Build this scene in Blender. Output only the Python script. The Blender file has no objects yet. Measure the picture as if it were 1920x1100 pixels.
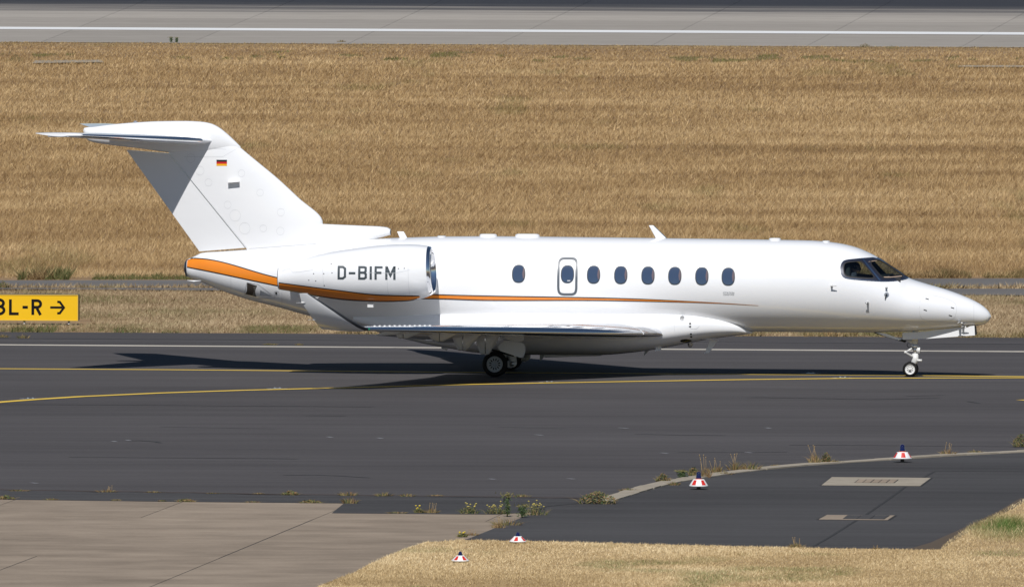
import bpy, bmesh, math, random
import numpy as np
from mathutils import Vector, Matrix
from mathutils.geometry import delaunay_2d_cdt

random.seed(11); RNG = np.random.default_rng(7)
SC = bpy.context.scene
COL = SC.collection
R = math.radians

# ------------------------------------------------------------------ camera
FPX, CAM_H, DEP, ROLL = 26236.0, 15.0, R(2.58), R(0.2)      # focal length in photo pixels, eye height
CAM_D = CAM_H / math.tan(DEP)
PITCH = DEP - math.atan(147 / FPX)
cam_d = bpy.data.cameras.new('camera'); cam = bpy.data.objects.new('camera', cam_d); COL.objects.link(cam)
fw = Vector((0, math.cos(PITCH), -math.sin(PITCH))); up0 = Vector((0, math.sin(PITCH), math.cos(PITCH))); rt0 = Vector((1, 0, 0))
rt = rt0 * math.cos(ROLL) + up0 * math.sin(ROLL); up = up0 * math.cos(ROLL) - rt0 * math.sin(ROLL)
m = Matrix((rt, up, -fw)).transposed().to_4x4(); m.translation = (0, -CAM_D, CAM_H)
cam.matrix_world = m
cam_d.sensor_fit = 'HORIZONTAL'; cam_d.sensor_width = 36; cam_d.lens = FPX * 36 / 1920
cam_d.clip_start = 1; cam_d.clip_end = 9000
SC.camera = cam

# ------------------------------------------------------------------ sky and sun
SUN_V = Vector((0.115, 0.89, -1.0)).normalized()            # the way the light travels
SUN_EL = math.asin(-SUN_V.z); SUN_AZ = math.atan2(-SUN_V.x, -SUN_V.y)
w = bpy.data.worlds.new('World'); SC.world = w; w.use_nodes = True
nt = w.node_tree; bg = nt.nodes['Background']
sky = nt.nodes.new('ShaderNodeTexSky'); sky.sky_type = 'NISHITA'; sky.sun_disc = False
sky.sun_elevation = SUN_EL; sky.sun_rotation = SUN_AZ; sky.altitude = 50; sky.air_density = 1.0; sky.dust_density = 0.1; sky.ozone_density = 3.0
nt.links.new(sky.outputs[0], bg.inputs[0]); bg.inputs[1].default_value = 0.05
sl = bpy.data.lights.new('sun', 'SUN'); sl.energy = 4.2; sl.angle = R(0.53); sl.color = (1, 0.975, 0.94)
so = bpy.data.objects.new('sun', sl); COL.objects.link(so); so.rotation_euler = SUN_V.to_track_quat('-Z', 'Y').to_euler(); so.location = (0, -60, 80)
vs = SC.view_settings; vs.view_transform = 'Standard'; vs.look = 'None'; vs.exposure = 0.0; vs.gamma = 1; vs.use_curve_mapping = False

# ------------------------------------------------------------------ measuring: photo pixel -> place
EYE = Vector((0, -CAM_D, CAM_H))
def ray(px, py): return fw * FPX + rt * (px - 960) - up * (py - 550)
def G(px, py, z=0.0):
    d = ray(px, py); t = (z - CAM_H) / d.z
    return EYE + d * t
PSI = R(5.6); CP, SP = math.cos(PSI), math.sin(PSI)
def l2w(x, y, z): return Vector((x * CP + y * SP, -x * SP + y * CP, z))
JET0 = G(928, 706) - l2w(0, -1.85, 0); JET0.z = 0
def A(px, py, lat):                                        # aircraft coordinates (x forward, z up) at lateral offset lat
    d = ray(px, py); o = EYE - JET0
    oy = o.x * SP + o.y * CP; dy = d.x * SP + d.y * CP
    t = (lat - oy) / dy; p = o + d * t
    return (p.x * CP - p.y * SP, p.z)

# ------------------------------------------------------------------ materials
def mat(name, col, rough=0.5, metal=0.0, coat=0.0, spec=0.5, trans=0.0):
    mt = bpy.data.materials.new(name); mt.use_nodes = True
    b = mt.node_tree.nodes['Principled BSDF']
    b.inputs['Base Color'].default_value = (*col, 1); b.inputs['Roughness'].default_value = rough
    b.inputs['Metallic'].default_value = metal; b.inputs['Coat Weight'].default_value = coat
    b.inputs['Coat Roughness'].default_value = 0.025; b.inputs['Specular IOR Level'].default_value = spec
    return mt
class N:                                                    # a thin node builder
    def __init__(s, mt): s.t = mt.node_tree; s.b = s.t.nodes['Principled BSDF']
    def n(s, kind, **kw):
        nd = s.t.nodes.new(kind)
        for k, v in kw.items():
            if k.startswith('i_'): nd.inputs[k[2:].replace('_', ' ')].default_value = v
            else: setattr(nd, k, v)
        return nd
    def l(s, a, b): s.t.links.new(a, b)
    def pos(s): return s.n('ShaderNodeNewGeometry').outputs['Position']
    def scaled(s, sc, src=None, rot=0.0):
        mp = s.n('ShaderNodeMapping'); mp.inputs['Scale'].default_value = sc; mp.inputs['Rotation'].default_value = (0, 0, rot)
        s.l(src or s.pos(), mp.inputs['Vector']); return mp.outputs[0]
    def noise(s, sc, scale=1.0, detail=4, rough=0.55, src=None, rot=0.0):
        nz = s.n('ShaderNodeTexNoise'); nz.inputs['Scale'].default_value = scale; nz.inputs['Detail'].default_value = detail; nz.inputs['Roughness'].default_value = rough
        s.l(s.scaled(sc, src, rot), nz.inputs['Vector']); return nz.outputs['Fac']
    def ramp(s, fac, stops):
        r = s.n('ShaderNodeValToRGB'); e = r.color_ramp.elements
        while len(e) < len(stops): e.new(0.5)
        for q, (p, c) in zip(e, stops):
            q.position = p; q.color = (*c, 1) if len(c) == 3 else c
        s.l(fac, r.inputs[0]); return r.outputs[0]
    def mix(s, a, b, fac, mode='MIX'):
        mx = s.n('ShaderNodeMix', data_type='RGBA', blend_type=mode)
        for src, i in ((fac, 0), (a, 6), (b, 7)):
            if hasattr(src, 'links'): s.l(src, mx.inputs[i])
            else: mx.inputs[i].default_value = src if i == 0 else (*src, 1)
        return mx.outputs[2]
    def math(s, op, a, b=0.0):
        q = s.n('ShaderNodeMath', operation=op)
        for src, i in ((a, 0), (b, 1)):
            if hasattr(src, 'links'): s.l(src, q.inputs[i])
            else: q.inputs[i].default_value = src
        return q.outputs[0]
    def bump(s, h, strength, dist):
        bp = s.n('ShaderNodeBump'); bp.inputs['Strength'].default_value = strength; bp.inputs['Distance'].default_value = dist
        s.l(h, bp.inputs['Height']); s.l(bp.outputs[0], s.b.inputs['Normal'])
    def color(s, c): s.l(c, s.b.inputs['Base Color'])
g3 = lambda v: (v, v, v)

def paint(name, col, rough=0.3, coat=0.8, var=0.02):
    mt = mat(name, col, rough, 0, coat); k = N(mt)
    o = k.n('ShaderNodeTexCoord').outputs['Object']
    f = k.noise((0.35, 1.2, 1.2), 1.0, 5, 0.6, o)
    k.color(k.ramp(f, [(0.3, tuple(c * (1 - var) for c in col)), (0.7, tuple(min(1, c * (1 + var)) for c in col))]))
    f2 = k.noise((1.2, 1.2, 1.2), 1.0, 2, 0.5, o); k.bump(f2, 0.03, 0.01)
    return mt
WHITE = paint('white_paint', (0.84, 0.845, 0.86))
ORANGE = paint('orange_paint', (0.80, 0.235, 0.016), 0.3, 0.3)
BLACKP = mat('black_pinstripe', (0.010, 0.010, 0.013), 0.35, 0, 0.3)
GREYP = mat('grey_lettering', (0.055, 0.07, 0.08), 0.4)
RING = mat('grey_door_outline', (0.095, 0.11, 0.13), 0.4)
SEAM = mat('panel_seam', (0.60, 0.61, 0.63), 0.5)
CHROME = mat('polished_metal', (0.80, 0.81, 0.83), 0.10, 1.0)
STEEL = mat('bare_metal', (0.55, 0.55, 0.55), 0.35, 1.0)
DSTEEL = mat('erosion_strip', (0.06, 0.065, 0.075), 0.3, 0.4)
DARK = mat('dark_void', (0.012, 0.012, 0.013), 0.7)
RUBBER = mat('tyre_rubber', (0.011, 0.010, 0.010), 0.7, spec=.3)
GEARW = mat('gear_white', (0.72, 0.72, 0.71), 0.35)
GEARG = mat('gear_grey', (0.42, 0.43, 0.44), 0.45)
GLASSD = mat('cabin_glass', (0.045, 0.070, 0.125), 0.06, 0, 1.0, 0.9)
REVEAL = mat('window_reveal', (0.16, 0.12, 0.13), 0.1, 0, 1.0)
FRAMEM = mat('window_frame_metal', (0.022, 0.026, 0.045), 0.3, 0.2)
LINER = mat('cockpit_liner', (0.030, 0.030, 0.034), 0.8)
SEATM = mat('cockpit_seat', (0.035, 0.045, 0.05), 0.7)
RED = mat('red_film', (0.55, 0.03, 0.025), 0.4)
FLAG_R = mat('flag_red', (0.55, 0.01, 0.01), 0.4); FLAG_Y = mat('flag_gold', (0.85, 0.42, 0.01), 0.4)
PANE = bpy.data.materials.new('cockpit_glass'); PANE.use_nodes = True
_t = PANE.node_tree; _t.nodes.clear()
_o = _t.nodes.new('ShaderNodeOutputMaterial'); _mx = _t.nodes.new('ShaderNodeMixShader'); _tr = _t.nodes.new('ShaderNodeBsdfTransparent'); _gl = _t.nodes.new('ShaderNodeBsdfGlossy'); _fr = _t.nodes.new('ShaderNodeFresnel')
_tr.inputs[0].default_value = (0.62, 0.69, 0.67, 1); _gl.inputs[1].default_value = 0.02; _fr.inputs[0].default_value = 1.6
_t.links.new(_fr.outputs[0], _mx.inputs[0]); _t.links.new(_tr.outputs[0], _mx.inputs[1]); _t.links.new(_gl.outputs[0], _mx.inputs[2]); _t.links.new(_mx.outputs[0], _o.inputs[0])

# ------------------------------------------------------------------ mesh helpers
class MB:
    def __init__(s): s.v = []; s.f = []; s.mi = []
    def add(s, vs, fs, mi=0):
        o = len(s.v); s.v += [tuple(p) for p in vs]; s.f += [tuple(i + o for i in f) for f in fs]; s.mi += [mi] * len(fs); return s
    def rings(s, rs, closed=True, cap0=True, cap1=True, mi=0, flip=False):
        n = len(rs[0]); vs = [p for r in rs for p in r]; fs = []
        for i in range(len(rs) - 1):
            for j in range(n if closed else n - 1):
                a, b = i * n + j, i * n + (j + 1) % n
                fs.append((a, b, b + n, a + n))
        if cap0: fs.append(tuple(range(n))[::-1])
        if cap1: fs.append(tuple((len(rs) - 1) * n + j for j in range(n)))
        if flip: fs = [f[::-1] for f in fs]
        return s.add(vs, fs, mi)
    def box(s, c, d, mi=0, rot=None):
        vs = [Vector((x * d[0] / 2, y * d[1] / 2, z * d[2] / 2)) for x in (-1, 1) for y in (-1, 1) for z in (-1, 1)]
        if rot: vs = [rot @ p for p in vs]
        vs = [p + Vector(c) for p in vs]
        return s.add(vs, [(0, 1, 3, 2), (4, 6, 7, 5), (0, 4, 5, 1), (2, 3, 7, 6), (0, 2, 6, 4), (1, 5, 7, 3)], mi)
    def tube(s, pts, r, seg=8, mi=0, cap=True):
        pts = [Vector(p) for p in pts]; rr = r if isinstance(r, (list, tuple)) else [r] * len(pts); rs = []
        for i, p in enumerate(pts):
            d = (pts[min(i + 1, len(pts) - 1)] - pts[max(i - 1, 0)]).normalized()
            a = d.orthogonal().normalized() if i == 0 else (a - d * a.dot(d)).normalized()
            b = d.cross(a)
            rs.append([p + (a * math.cos(q) + b * math.sin(q)) * rr[i] for q in [2 * math.pi * j / seg for j in range(seg)]])
        return s.rings(rs, True, cap, cap, mi)
    def lathe(s, prof, c, axis='y', seg=32, mi=0, cap=False):           # prof: (along axis, radius)
        rs = []
        for a, r in prof:
            ring = []
            for j in range(seg):
                q = 2 * math.pi * j / seg; u, v_ = r * math.cos(q), r * math.sin(q)
                ring.append({'y': (c[0] + u, c[1] + a, c[2] + v_), 'z': (c[0] + u, c[1] + v_, c[2] + a), 'x': (c[0] + a, c[1] + u, c[2] + v_)}[axis])
            rs.append(ring)
        return s.rings(rs, True, cap, cap, mi)
    def prism(s, poly, y0, y1, mi=0):                                   # outline in x,z given a thickness along y
        n = len(poly)
        vs = [(x, y0, z) for x, z in poly] + [(x, y1, z) for x, z in poly]
        fs = [tuple(range(n)), tuple(range(2 * n - 1, n - 1, -1))] + [(i, i + n, (i + 1) % n + n, (i + 1) % n) for i in range(n)]
        return s.add(vs, fs, mi)
    def build(s, name, mats, parent=None, smooth=True, fix=False):
        me = bpy.data.meshes.new(name); me.from_pydata(s.v, [], s.f)
        for q in (mats if isinstance(mats, (list, tuple)) else [mats]): me.materials.append(q)
        if any(s.mi): me.polygons.foreach_set('material_index', s.mi)
        if smooth: me.polygons.foreach_set('use_smooth', [True] * len(s.f))
        me.update()
        if fix:
            bm = bmesh.new(); bm.from_mesh(me); bmesh.ops.remove_doubles(bm, verts=bm.verts, dist=1e-5); bmesh.ops.recalc_face_normals(bm, faces=bm.faces)
            if smooth:
                for e in bm.edges:
                    if len(e.link_faces) == 2 and e.calc_face_angle(0) > R(38): e.smooth = False
            bm.to_mesh(me); bm.free()
        o = bpy.data.objects.new(name, me); COL.objects.link(o)
        if parent: o.parent = parent
        return o
def empty(name, loc=(0, 0, 0), rz=0.0):
    o = bpy.data.objects.new(name, None); COL.objects.link(o); o.location = loc; o.rotation_euler = (0, 0, rz); o.empty_display_size = 0.3; return o
def tag(o, label=None, cat=None, group=None, kind=None):
    for k, v in (('label', label), ('category', cat), ('group', group), ('kind', kind)):
        if v: o[k] = v
    return o
def struct(o): return tag(o, kind='structure')

def pchip(xs, ys):
    xs = np.array(xs, float); ys = np.array(ys, float); o = np.argsort(xs); xs, ys = xs[o], ys[o]
    h = np.diff(xs); d = np.diff(ys) / h; mm = np.zeros(len(xs))
    mm[0], mm[-1] = d[0], d[-1]
    for i in range(1, len(xs) - 1):
        if d[i - 1] * d[i] > 0:
            w1, w2 = 2 * h[i] + h[i - 1], h[i] + 2 * h[i - 1]; mm[i] = (w1 + w2) / (w1 / d[i - 1] + w2 / d[i])
    def f(x):
        x = min(max(x, xs[0]), xs[-1]); i = min(max(int(np.searchsorted(xs, x)) - 1, 0), len(h) - 1)
        t = (x - xs[i]) / h[i]
        return float((2 * t**3 - 3 * t**2 + 1) * ys[i] + (t**3 - 2 * t**2 + t) * h[i] * mm[i] + (-2 * t**3 + 3 * t**2) * ys[i + 1] + (t**3 - t**2) * h[i] * mm[i + 1])
    return f
def inpoly(x, y, P):
    c = False; j = len(P) - 1
    for i in range(len(P)):
        if (P[i][1] > y) != (P[j][1] > y) and x < (P[j][0] - P[i][0]) * (y - P[i][1]) / (P[j][1] - P[i][1]) + P[i][0]: c = not c
        j = i
    return c
def smooth_poly(P, n=4):                                     # rounds a traced outline
    for _ in range(n):
        Q = []
        for i in range(len(P)):
            a, b = P[i], P[(i + 1) % len(P)]
            Q += [(a[0] * .75 + b[0] * .25, a[1] * .75 + b[1] * .25), (a[0] * .25 + b[0] * .75, a[1] * .25 + b[1] * .75)]
        P = Q
    return P
def sheet(poly, mapper, holes=(), step=0.06, mb=None, mi=0):   # fills an outline and lays it on a curved surface
    vs = []; ed = []
    for L in [poly, *holes]:
        o = len(vs); vs += [Vector(p) for p in L]; ed += [(o + i, o + (i + 1) % len(L)) for i in range(len(L))]
    x0, x1 = min(p[0] for p in poly), max(p[0] for p in poly); y0, y1 = min(p[1] for p in poly), max(p[1] for p in poly)
    nx, ny = int((x1 - x0) / step), int((y1 - y0) / step)
    for i in range(1, nx):
        for j in range(1, ny):
            p = (x0 + (x1 - x0) * i / nx + 1e-4 * (j % 3), y0 + (y1 - y0) * j / ny)
            if inpoly(*p, poly): vs.append(Vector(p))
    r = delaunay_2d_cdt(vs, ed, [], 0, 1e-6)
    pv, fs = r[0], r[2]; keep = []
    for f in fs:
        cx = sum(pv[i][0] for i in f) / len(f); cy = sum(pv[i][1] for i in f) / len(f)
        if inpoly(cx, cy, poly) and not any(inpoly(cx, cy, h) for h in holes): keep.append(tuple(f))
    mb = mb or MB(); return mb.add([mapper(p[0], p[1]) for p in pv], keep, mi)
def ribbon(pts, wd, mapper, mb=None, mi=0, step=0.08, closed=False):   # a painted line of constant width
    P = [Vector(p) for p in pts]
    if closed: P.append(P[0].copy())
    D = [P[0]]
    for a, b in zip(P, P[1:]):
        n = max(1, int((b - a).length / step)); D += [a.lerp(b, i / n) for i in range(1, n + 1)]
    L, Q = [], []
    for i, p in enumerate(D):
        if closed: a, b = D[i - 1] if i else D[-2], D[i + 1] if i < len(D) - 1 else D[1]
        else: a, b = D[max(i - 1, 0)], D[min(i + 1, len(D) - 1)]
        d1 = (p - a).normalized() if (p - a).length > 1e-9 else (b - p).normalized(); d2 = (b - p).normalized() if (b - p).length > 1e-9 else d1
        t = (d1 + d2).normalized(); nn = Vector((-t.y, t.x)); k = wd / 2 / max(0.5, math.sqrt(max(0.0, (1 + d1.dot(d2)) / 2)))
        L.append(p + nn * k); Q.append(p - nn * k)
    n = len(D); mb = mb or MB()
    return mb.add([mapper(*p) for p in L + Q], [(i, i + n, i + n + 1, i + 1) for i in range(n - 1)], mi)

# ================================================================== THE AIRCRAFT
jet = empty('business_jet', JET0, -PSI)
tag(jet, 'white twin-engine business jet with orange cheat line and T-tail taxiing on the asphalt', 'business jet')
P = jet
class Loft:
    def __init__(s, top, bot, wid, yc=0.0, nt=2.0, nb=2.0, lat=0.0):
        t = [A(*p, lat) for p in top]; b = [A(*p, lat) for p in bot]
        s.top = pchip(*zip(*t)); s.bot = pchip(*zip(*b)); s.w = pchip([A(p, 540, lat)[0] for p, _ in wid], [q for _, q in wid])
        s.yc, s.nt, s.nb = yc, nt, nb
    def ring(s, x, n=96, k=1.0):
        zt, zb, w_ = s.top(x), s.bot(x), s.w(x); zc = (zt + zb) / 2; h = max((zt - zb) / 2, 1e-4); out = []
        h, w_ = h * k if k <= 1 else h, w_
        for j in range(n):
            q = 2 * math.pi * j / n; c, sn = math.cos(q), math.sin(q); e = 2 / (s.nt if sn > 0 else s.nb)
            out.append((x, s.yc + math.copysign(abs(c) ** e, c) * w_, zc + math.copysign(abs(sn) ** e, sn) * h))
        return out
    def side(s, x, z, off=0.004, sg=-1):                       # point on the flank, sg -1 starboard
        zt, zb, w_ = s.top(x), s.bot(x), s.w(x); zc = (zt + zb) / 2; h = max((zt - zb) / 2, 1e-4)
        e = s.nt if z > zc else s.nb
        def y(z): return w_ * max(0.0, 1 - min(1, abs((z - zc) / h)) ** e) ** (1 / e)
        y0 = y(z); d = 0.01
        ny, nz = 1.0, -(y(z + d) - y(z - d)) / (2 * d); L = math.hypot(ny, nz)
        return (x, sg * (s.yc * (1 if sg > 0 else -1) + y0 + off * ny / L) if s.yc else sg * (y0 + off * ny / L), z + off * nz / L)

# ---- fuselage
F_TOP = [(345.5, 503), (348, 491), (352, 486), (362, 481.5), (372, 476.5), (377, 474.3), (420, 470.8), (464, 467.4), (605, 456), (701, 447.5), (744, 446), (824, 443.6), (930, 443), (1120, 445), (1300, 447.4), (1480, 450), (1522, 451), (1543, 452.4), (1564, 454.7), (1584.5, 458.2), (1605.5, 463.7), (1626, 472), (1647, 483), (1668, 497), (1689, 510.5), (1704, 520.7), (1731, 530), (1773, 542.3), (1814.5, 557.7), (1835, 568), (1848, 577.5), (1855, 585.5), (1858.5, 593)]
F_BOT = [(345.5, 504), (347, 510), (350.5, 517), (376, 528), (412, 543), (466, 561.5), (521, 575.5), (581, 592), (640, 606), (700, 616), (760, 621), (850, 622.5), (1000, 622), (1480, 622), (1605, 622.8), (1695, 621.3), (1741, 618.5), (1794, 614.4), (1825, 611), (1840, 609), (1852, 603.5), (1858.5, 593.8)]
F_W = [(345, .03), (347, .10), (352, .19), (376, .30), (420, .46), (500, .70), (600, .92), (700, 1.04), (800, 1.085), (1000, 1.09), (1480, 1.09), (1560, 1.06), (1605, 1.02), (1650, .95), (1700, .83), (1750, .67), (1800, .48), (1830, .335), (1848, .20), (1855, .115), (1857.5, .055), (1858.5, .008)]
fus = Loft(F_TOP, F_BOT, F_W)
def XZ(px, py, near=True):                                    # traced pixel -> x,z on the near flank
    y = -1.0
    for _ in range(6):
        x, z = A(px, py, y); y = fus.side(x, z, 0)[1]
    return (x, z)
WIN_OUT = [(1576, 506), (1576.5, 498), (1580, 491), (1586, 488), (1600, 486.5), (1617, 485), (1645, 482.6), (1668, 496.5), (1689, 510), (1705, 521), (1697, 524), (1683, 526.4), (1668, 527.4), (1652, 527.4), (1618, 525), (1593, 522.5), (1582.5, 520), (1577, 513)]
PANE_S = [(1582, 510), (1582, 498), (1585, 493.5), (1590, 492), (1612.5, 490), (1617.5, 492.5), (1639.5, 518), (1637.5, 521.5), (1631, 522), (1593, 519), (1585, 516)]
PANE_F = [(1628.5, 490.2), (1647, 487), (1660, 494.5), (1678, 506.5), (1696.5, 519), (1681, 521), (1661, 522), (1654.5, 520.5), (1650, 516)]
win_out = smooth_poly([XZ(*p) for p in WIN_OUT], 1); pane_s = smooth_poly([XZ(*p) for p in PANE_S], 2); pane_f = smooth_poly([XZ(*p) for p in PANE_F], 1)
X0, X1 = A(345.5, 503, 0)[0], A(1858.5, 593, 0)[0]
xa, xb = A(1570, 500, -1)[0], A(1715, 520, 0)[0]
st = list(np.linspace(X0, X0 + .3, 12)) + list(np.arange(X0 + .34, X0 + 1.8, .06)) + list(np.arange(X0 + 1.85, xa, 0.14)) + list(np.arange(xa, xb, 0.022)) + list(np.arange(xb + .03, X1 - .5, 0.09)) + [X1 - .5 * (1 - math.sin(q)) for q in np.linspace(0.02, math.pi / 2, 16)]
NSEG = 200; XR0, XR1 = A(1646, 483, 0)[0], A(1703, 520, 0)[0]
def fus_mesh(k_off, mats, name, x_lo, x_hi, cap):
    b = MB(); xs = [x for x in st if x_lo <= x <= x_hi]
    rs = []
    for x in xs:
        r = fus.ring(x, NSEG)
        if k_off:
            zc = (fus.top(x) + fus.bot(x)) / 2; r = [(p[0], p[1] * (1 - k_off), zc + (p[2] - zc) * (1 - k_off)) for p in r]
        rs.append(r)
    b.rings(rs, True, cap, cap)
    keep, mi = [], []
    for f in b.f:
        c = [sum(b.v[i][q] for i in f) / len(f) for q in (0, 2)]
        if x_lo <= c[0] and xa - .05 < c[0] < xb + .05 and len(f) == 4:
            yy = abs(sum(b.v[i][1] for i in f) / 4)
            if inpoly(*c, pane_s) or (inpoly(*c, pane_f) and yy > .07): continue
            mi.append(1 if inpoly(*c, win_out) or (c[1] > fus.top(c[0]) - .03 and XR0 < c[0] < XR1) else 0)
        else: mi.append(0)
        keep.append(f)
    b.f, b.mi = keep, mi
    return b.build(name, mats, P)
fus_mesh(0, [WHITE, FRAMEM], 'fuselage', X0, X1, True)
fus_mesh(0.035, [LINER, LINER], 'cockpit_liner', xa - .35, xb + .5, True)
# cockpit inside: panel, glareshield, seats
b = MB(); x, z = A(1672, 520, 0); b.box((x, 0, z - .12), (.5, 1.2, .30)); b.box((x - .18, 0, z + .05), (.35, 1.3, .03)); b.build('instrument_panel', LINER, P, False)
for sg in (-1, 1):
    x, z = A(1590, 515, -.5); b = MB(); yy = sg * .50
    b.box((x, yy, z - .05), (.12, .42, .75)); b.box((x + .02, yy, z + .28), (.10, .24, .20)); b.box((x + .25, yy, z - .45), (.5, .45, .14))
    o = b.build('pilot_seat', SEATM, P, False)
    bv = o.modifiers.new('round', 'BEVEL'); bv.width = .03; bv.segments = 2
# window frames and panes
for sg in (-1, 1):
    mp = lambda u, v, sg=sg: fus.side(u, min(v, fus.top(u) - .004), .012, sg)
    fr = MB(); sheet(win_out, mp, [pane_s, pane_f], .03, fr); ribbon(win_out, .014, lambda u, v, sg=sg: fus.side(u, min(v, fus.top(u) - .004), .016, sg), fr, 1, closed=True)
    a0, a1 = XZ(1617.5, 486.3), XZ(1650.5, 526.6)
    ribbon([a0, a1], .035, lambda u, v, sg=sg: fus.side(u, min(v, fus.top(u) - .004), .022, sg), fr, 1, .05)
    for pl in (pane_s, pane_f): ribbon(pl, .02, lambda u, v, sg=sg: fus.side(u, min(v, fus.top(u) - .004), .016, sg), fr, 2, closed=True)
    fr = fr.build('cockpit_window_frame', [FRAMEM, CHROME, DARK], P)
    for pl in (pane_s, pane_f):
        sheet(pl, lambda u, v, sg=sg: fus.side(u, min(v, fus.top(u) - .004), .004, sg), (), .04).build('windscreen_pane', PANE, fr)
    ribbon([XZ(*p) for p in ((1629, 491.5), (1634, 490.2), (1645, 488.6))], .018, mp).build('seal_strip', mat('window_seal', (.45, .33, .25), .6), fr)
    ribbon([XZ(*p) for p in ((1657, 520), (1672, 520), (1695, 517.5))], .018, mp).build('seal_strip', bpy.data.materials['window_seal'], fr)

# ---- cheat line
def band(up_, lo_, loft, n=60, off=.004, sg=-1, xz=None):
    U = pchip(*zip(*[(xz or XZ)(*p) for p in up_])); Lw = pchip(*zip(*[(xz or XZ)(*p) for p in lo_]))
    x0 = max((xz or XZ)(*up_[0])[0], (xz or XZ)(*lo_[0])[0]); x1 = min((xz or XZ)(*up_[-1])[0], (xz or XZ)(*lo_[-1])[0])
    b = MB(); rs = []
    xs = np.linspace(x0, x1, n)
    bw = .026
    for x in xs:
        u, l = U(x), Lw(x); g = min(bw, (u - l) * .3)
        zs = [u, u - g] + [u - g + (l + 2 * g - u) * i / 8 for i in range(1, 8)] + [l + g, l]
        rs.append([loft.side(x, q, off, sg) for q in zs])
    m_ = len(rs[0])
    for i in range(n - 1):
        for j in range(m_ - 1):
            b.add([rs[i][j], rs[i][j + 1], rs[i + 1][j + 1], rs[i + 1][j]], [(0, 1, 2, 3)], 1 if j in (0, m_ - 2) else 0)
    return b
CL_U = [(350.5, 487), (357, 483.5), (368, 483.5), (521, 519.6), (600, 535), (700, 546), (811, 551), (915, 553.7), (1120, 557.3), (1187, 559.2), (1291, 564), (1360, 567.9), (1422, 572.2)]
CL_L = [(350.5, 501.8), (368, 505), (521, 536.5), (600, 551), (700, 560), (811, 560.8), (915, 563.8), (1120, 564), (1187, 565), (1291, 567), (1360, 569.4), (1422, 572.8)]
for sg in (-1, 1): band(CL_U, CL_L, fus, 140, .006, sg).build('cheat_line', [ORANGE, BLACKP], P, fix=True)
# tail cone cap
b = MB(); b.rings([[(p[0] - .012, p[1] * 1.03, (fus.top(x) + fus.bot(x)) / 2 + (p[2] - (fus.top(x) + fus.bot(x)) / 2) * 1.03) for p in fus.ring(x, 40)] for x in np.linspace(X0 + .003, X0 + .085, 6)], True, True, False)
b.build('tail_cap', mat('tail_cap_metal', (.10, .12, .17), .2, .9), P)

# ---- cabin windows and the over-wing exit
def oval(cx, cz, hw, hh, n=40, e=2.5):
    return [(cx + hw * math.copysign(abs(math.cos(q)) ** (2 / e), math.cos(q)), cz + hh * math.copysign(abs(math.sin(q)) ** (2 / e), math.sin(q))) for q in [2 * math.pi * i / n for i in range(n)]]
WINS = [(972.5, 513), (1064, 513.8), (1113, 514.6), (1164, 515.3), (1215, 516), (1265.3, 516.7), (1316, 517.4), (1365.5, 518.2)]
exit_o = {}
for sg in (-1, 1):
    for i, (px, py) in enumerate(WINS):
        cx, cz = XZ(px, py); par = P
        if i == 1:
            rr = []
            for q in range(48):
                t = 2 * math.pi * q / 48; rr.append((cx + .215 * math.copysign(abs(math.cos(t)) ** .45, math.cos(t)), cz - .058 + .42 * math.copysign(abs(math.sin(t)) ** .28, math.sin(t))))
            ex = sheet(rr, lambda u, v, sg=sg: fus.side(u, v, .004, sg), (), .06).build('emergency_exit', WHITE, P)
            ribbon(rr, .056, lambda u, v, sg=sg: fus.side(u, v, .007, sg), closed=True).build('exit_outline', RING, ex)
            ribbon([(cx - .13, cz + .30), (cx - .12, cz + .27), (cx - .09, cz + .245)], .014, lambda u, v, sg=sg: fus.side(u, v, .007, sg)).build('exit_marking', RED, ex)
            hb = MB(); ribbon([(cx + .03, cz + .29), (cx + .06, cz + .29)], .02, lambda u, v, sg=sg: fus.side(u, v, .007, sg), hb); hb.build('exit_handle_mark', RED, ex)
            par = ex
        off = .006
        fr = MB(); ribbon(oval(cx, cz, .150, .206), .018, lambda u, v, sg=sg: fus.side(u, v, off + .004, sg), fr, closed=True)
        wn = fr.build('cabin_window', mat('cabin_window_rim', (.03, .035, .04), .4) if 'cabin_window_rim' not in bpy.data.materials else bpy.data.materials['cabin_window_rim'], par)
        if par is P:
            sheet(oval(cx, cz, .150, .206), lambda u, v, sg=sg: fus.side(u, v, off, sg), (), .05).build('pane', GLASSD, wn)
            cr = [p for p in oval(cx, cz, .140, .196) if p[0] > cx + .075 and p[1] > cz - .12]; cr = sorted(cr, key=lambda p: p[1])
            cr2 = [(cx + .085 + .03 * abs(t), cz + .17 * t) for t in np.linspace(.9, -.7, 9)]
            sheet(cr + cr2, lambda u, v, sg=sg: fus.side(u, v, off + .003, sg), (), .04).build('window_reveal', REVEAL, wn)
        else:
            sheet(oval(cx, cz, .150, .206), lambda u, v, sg=sg: fus.side(u, v, off, sg), (), .05).build('pane', GLASSD, ex)
            sheet([(cx + .07, cz - .165), (cx + .0, cz - .165), (cx + .0, cz - .145), (cx + .07, cz - .145)], lambda u, v, sg=sg: fus.side(u, v, off + .003, sg), (), .04).build('exit_pane_mark', SEAM, ex)

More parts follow.
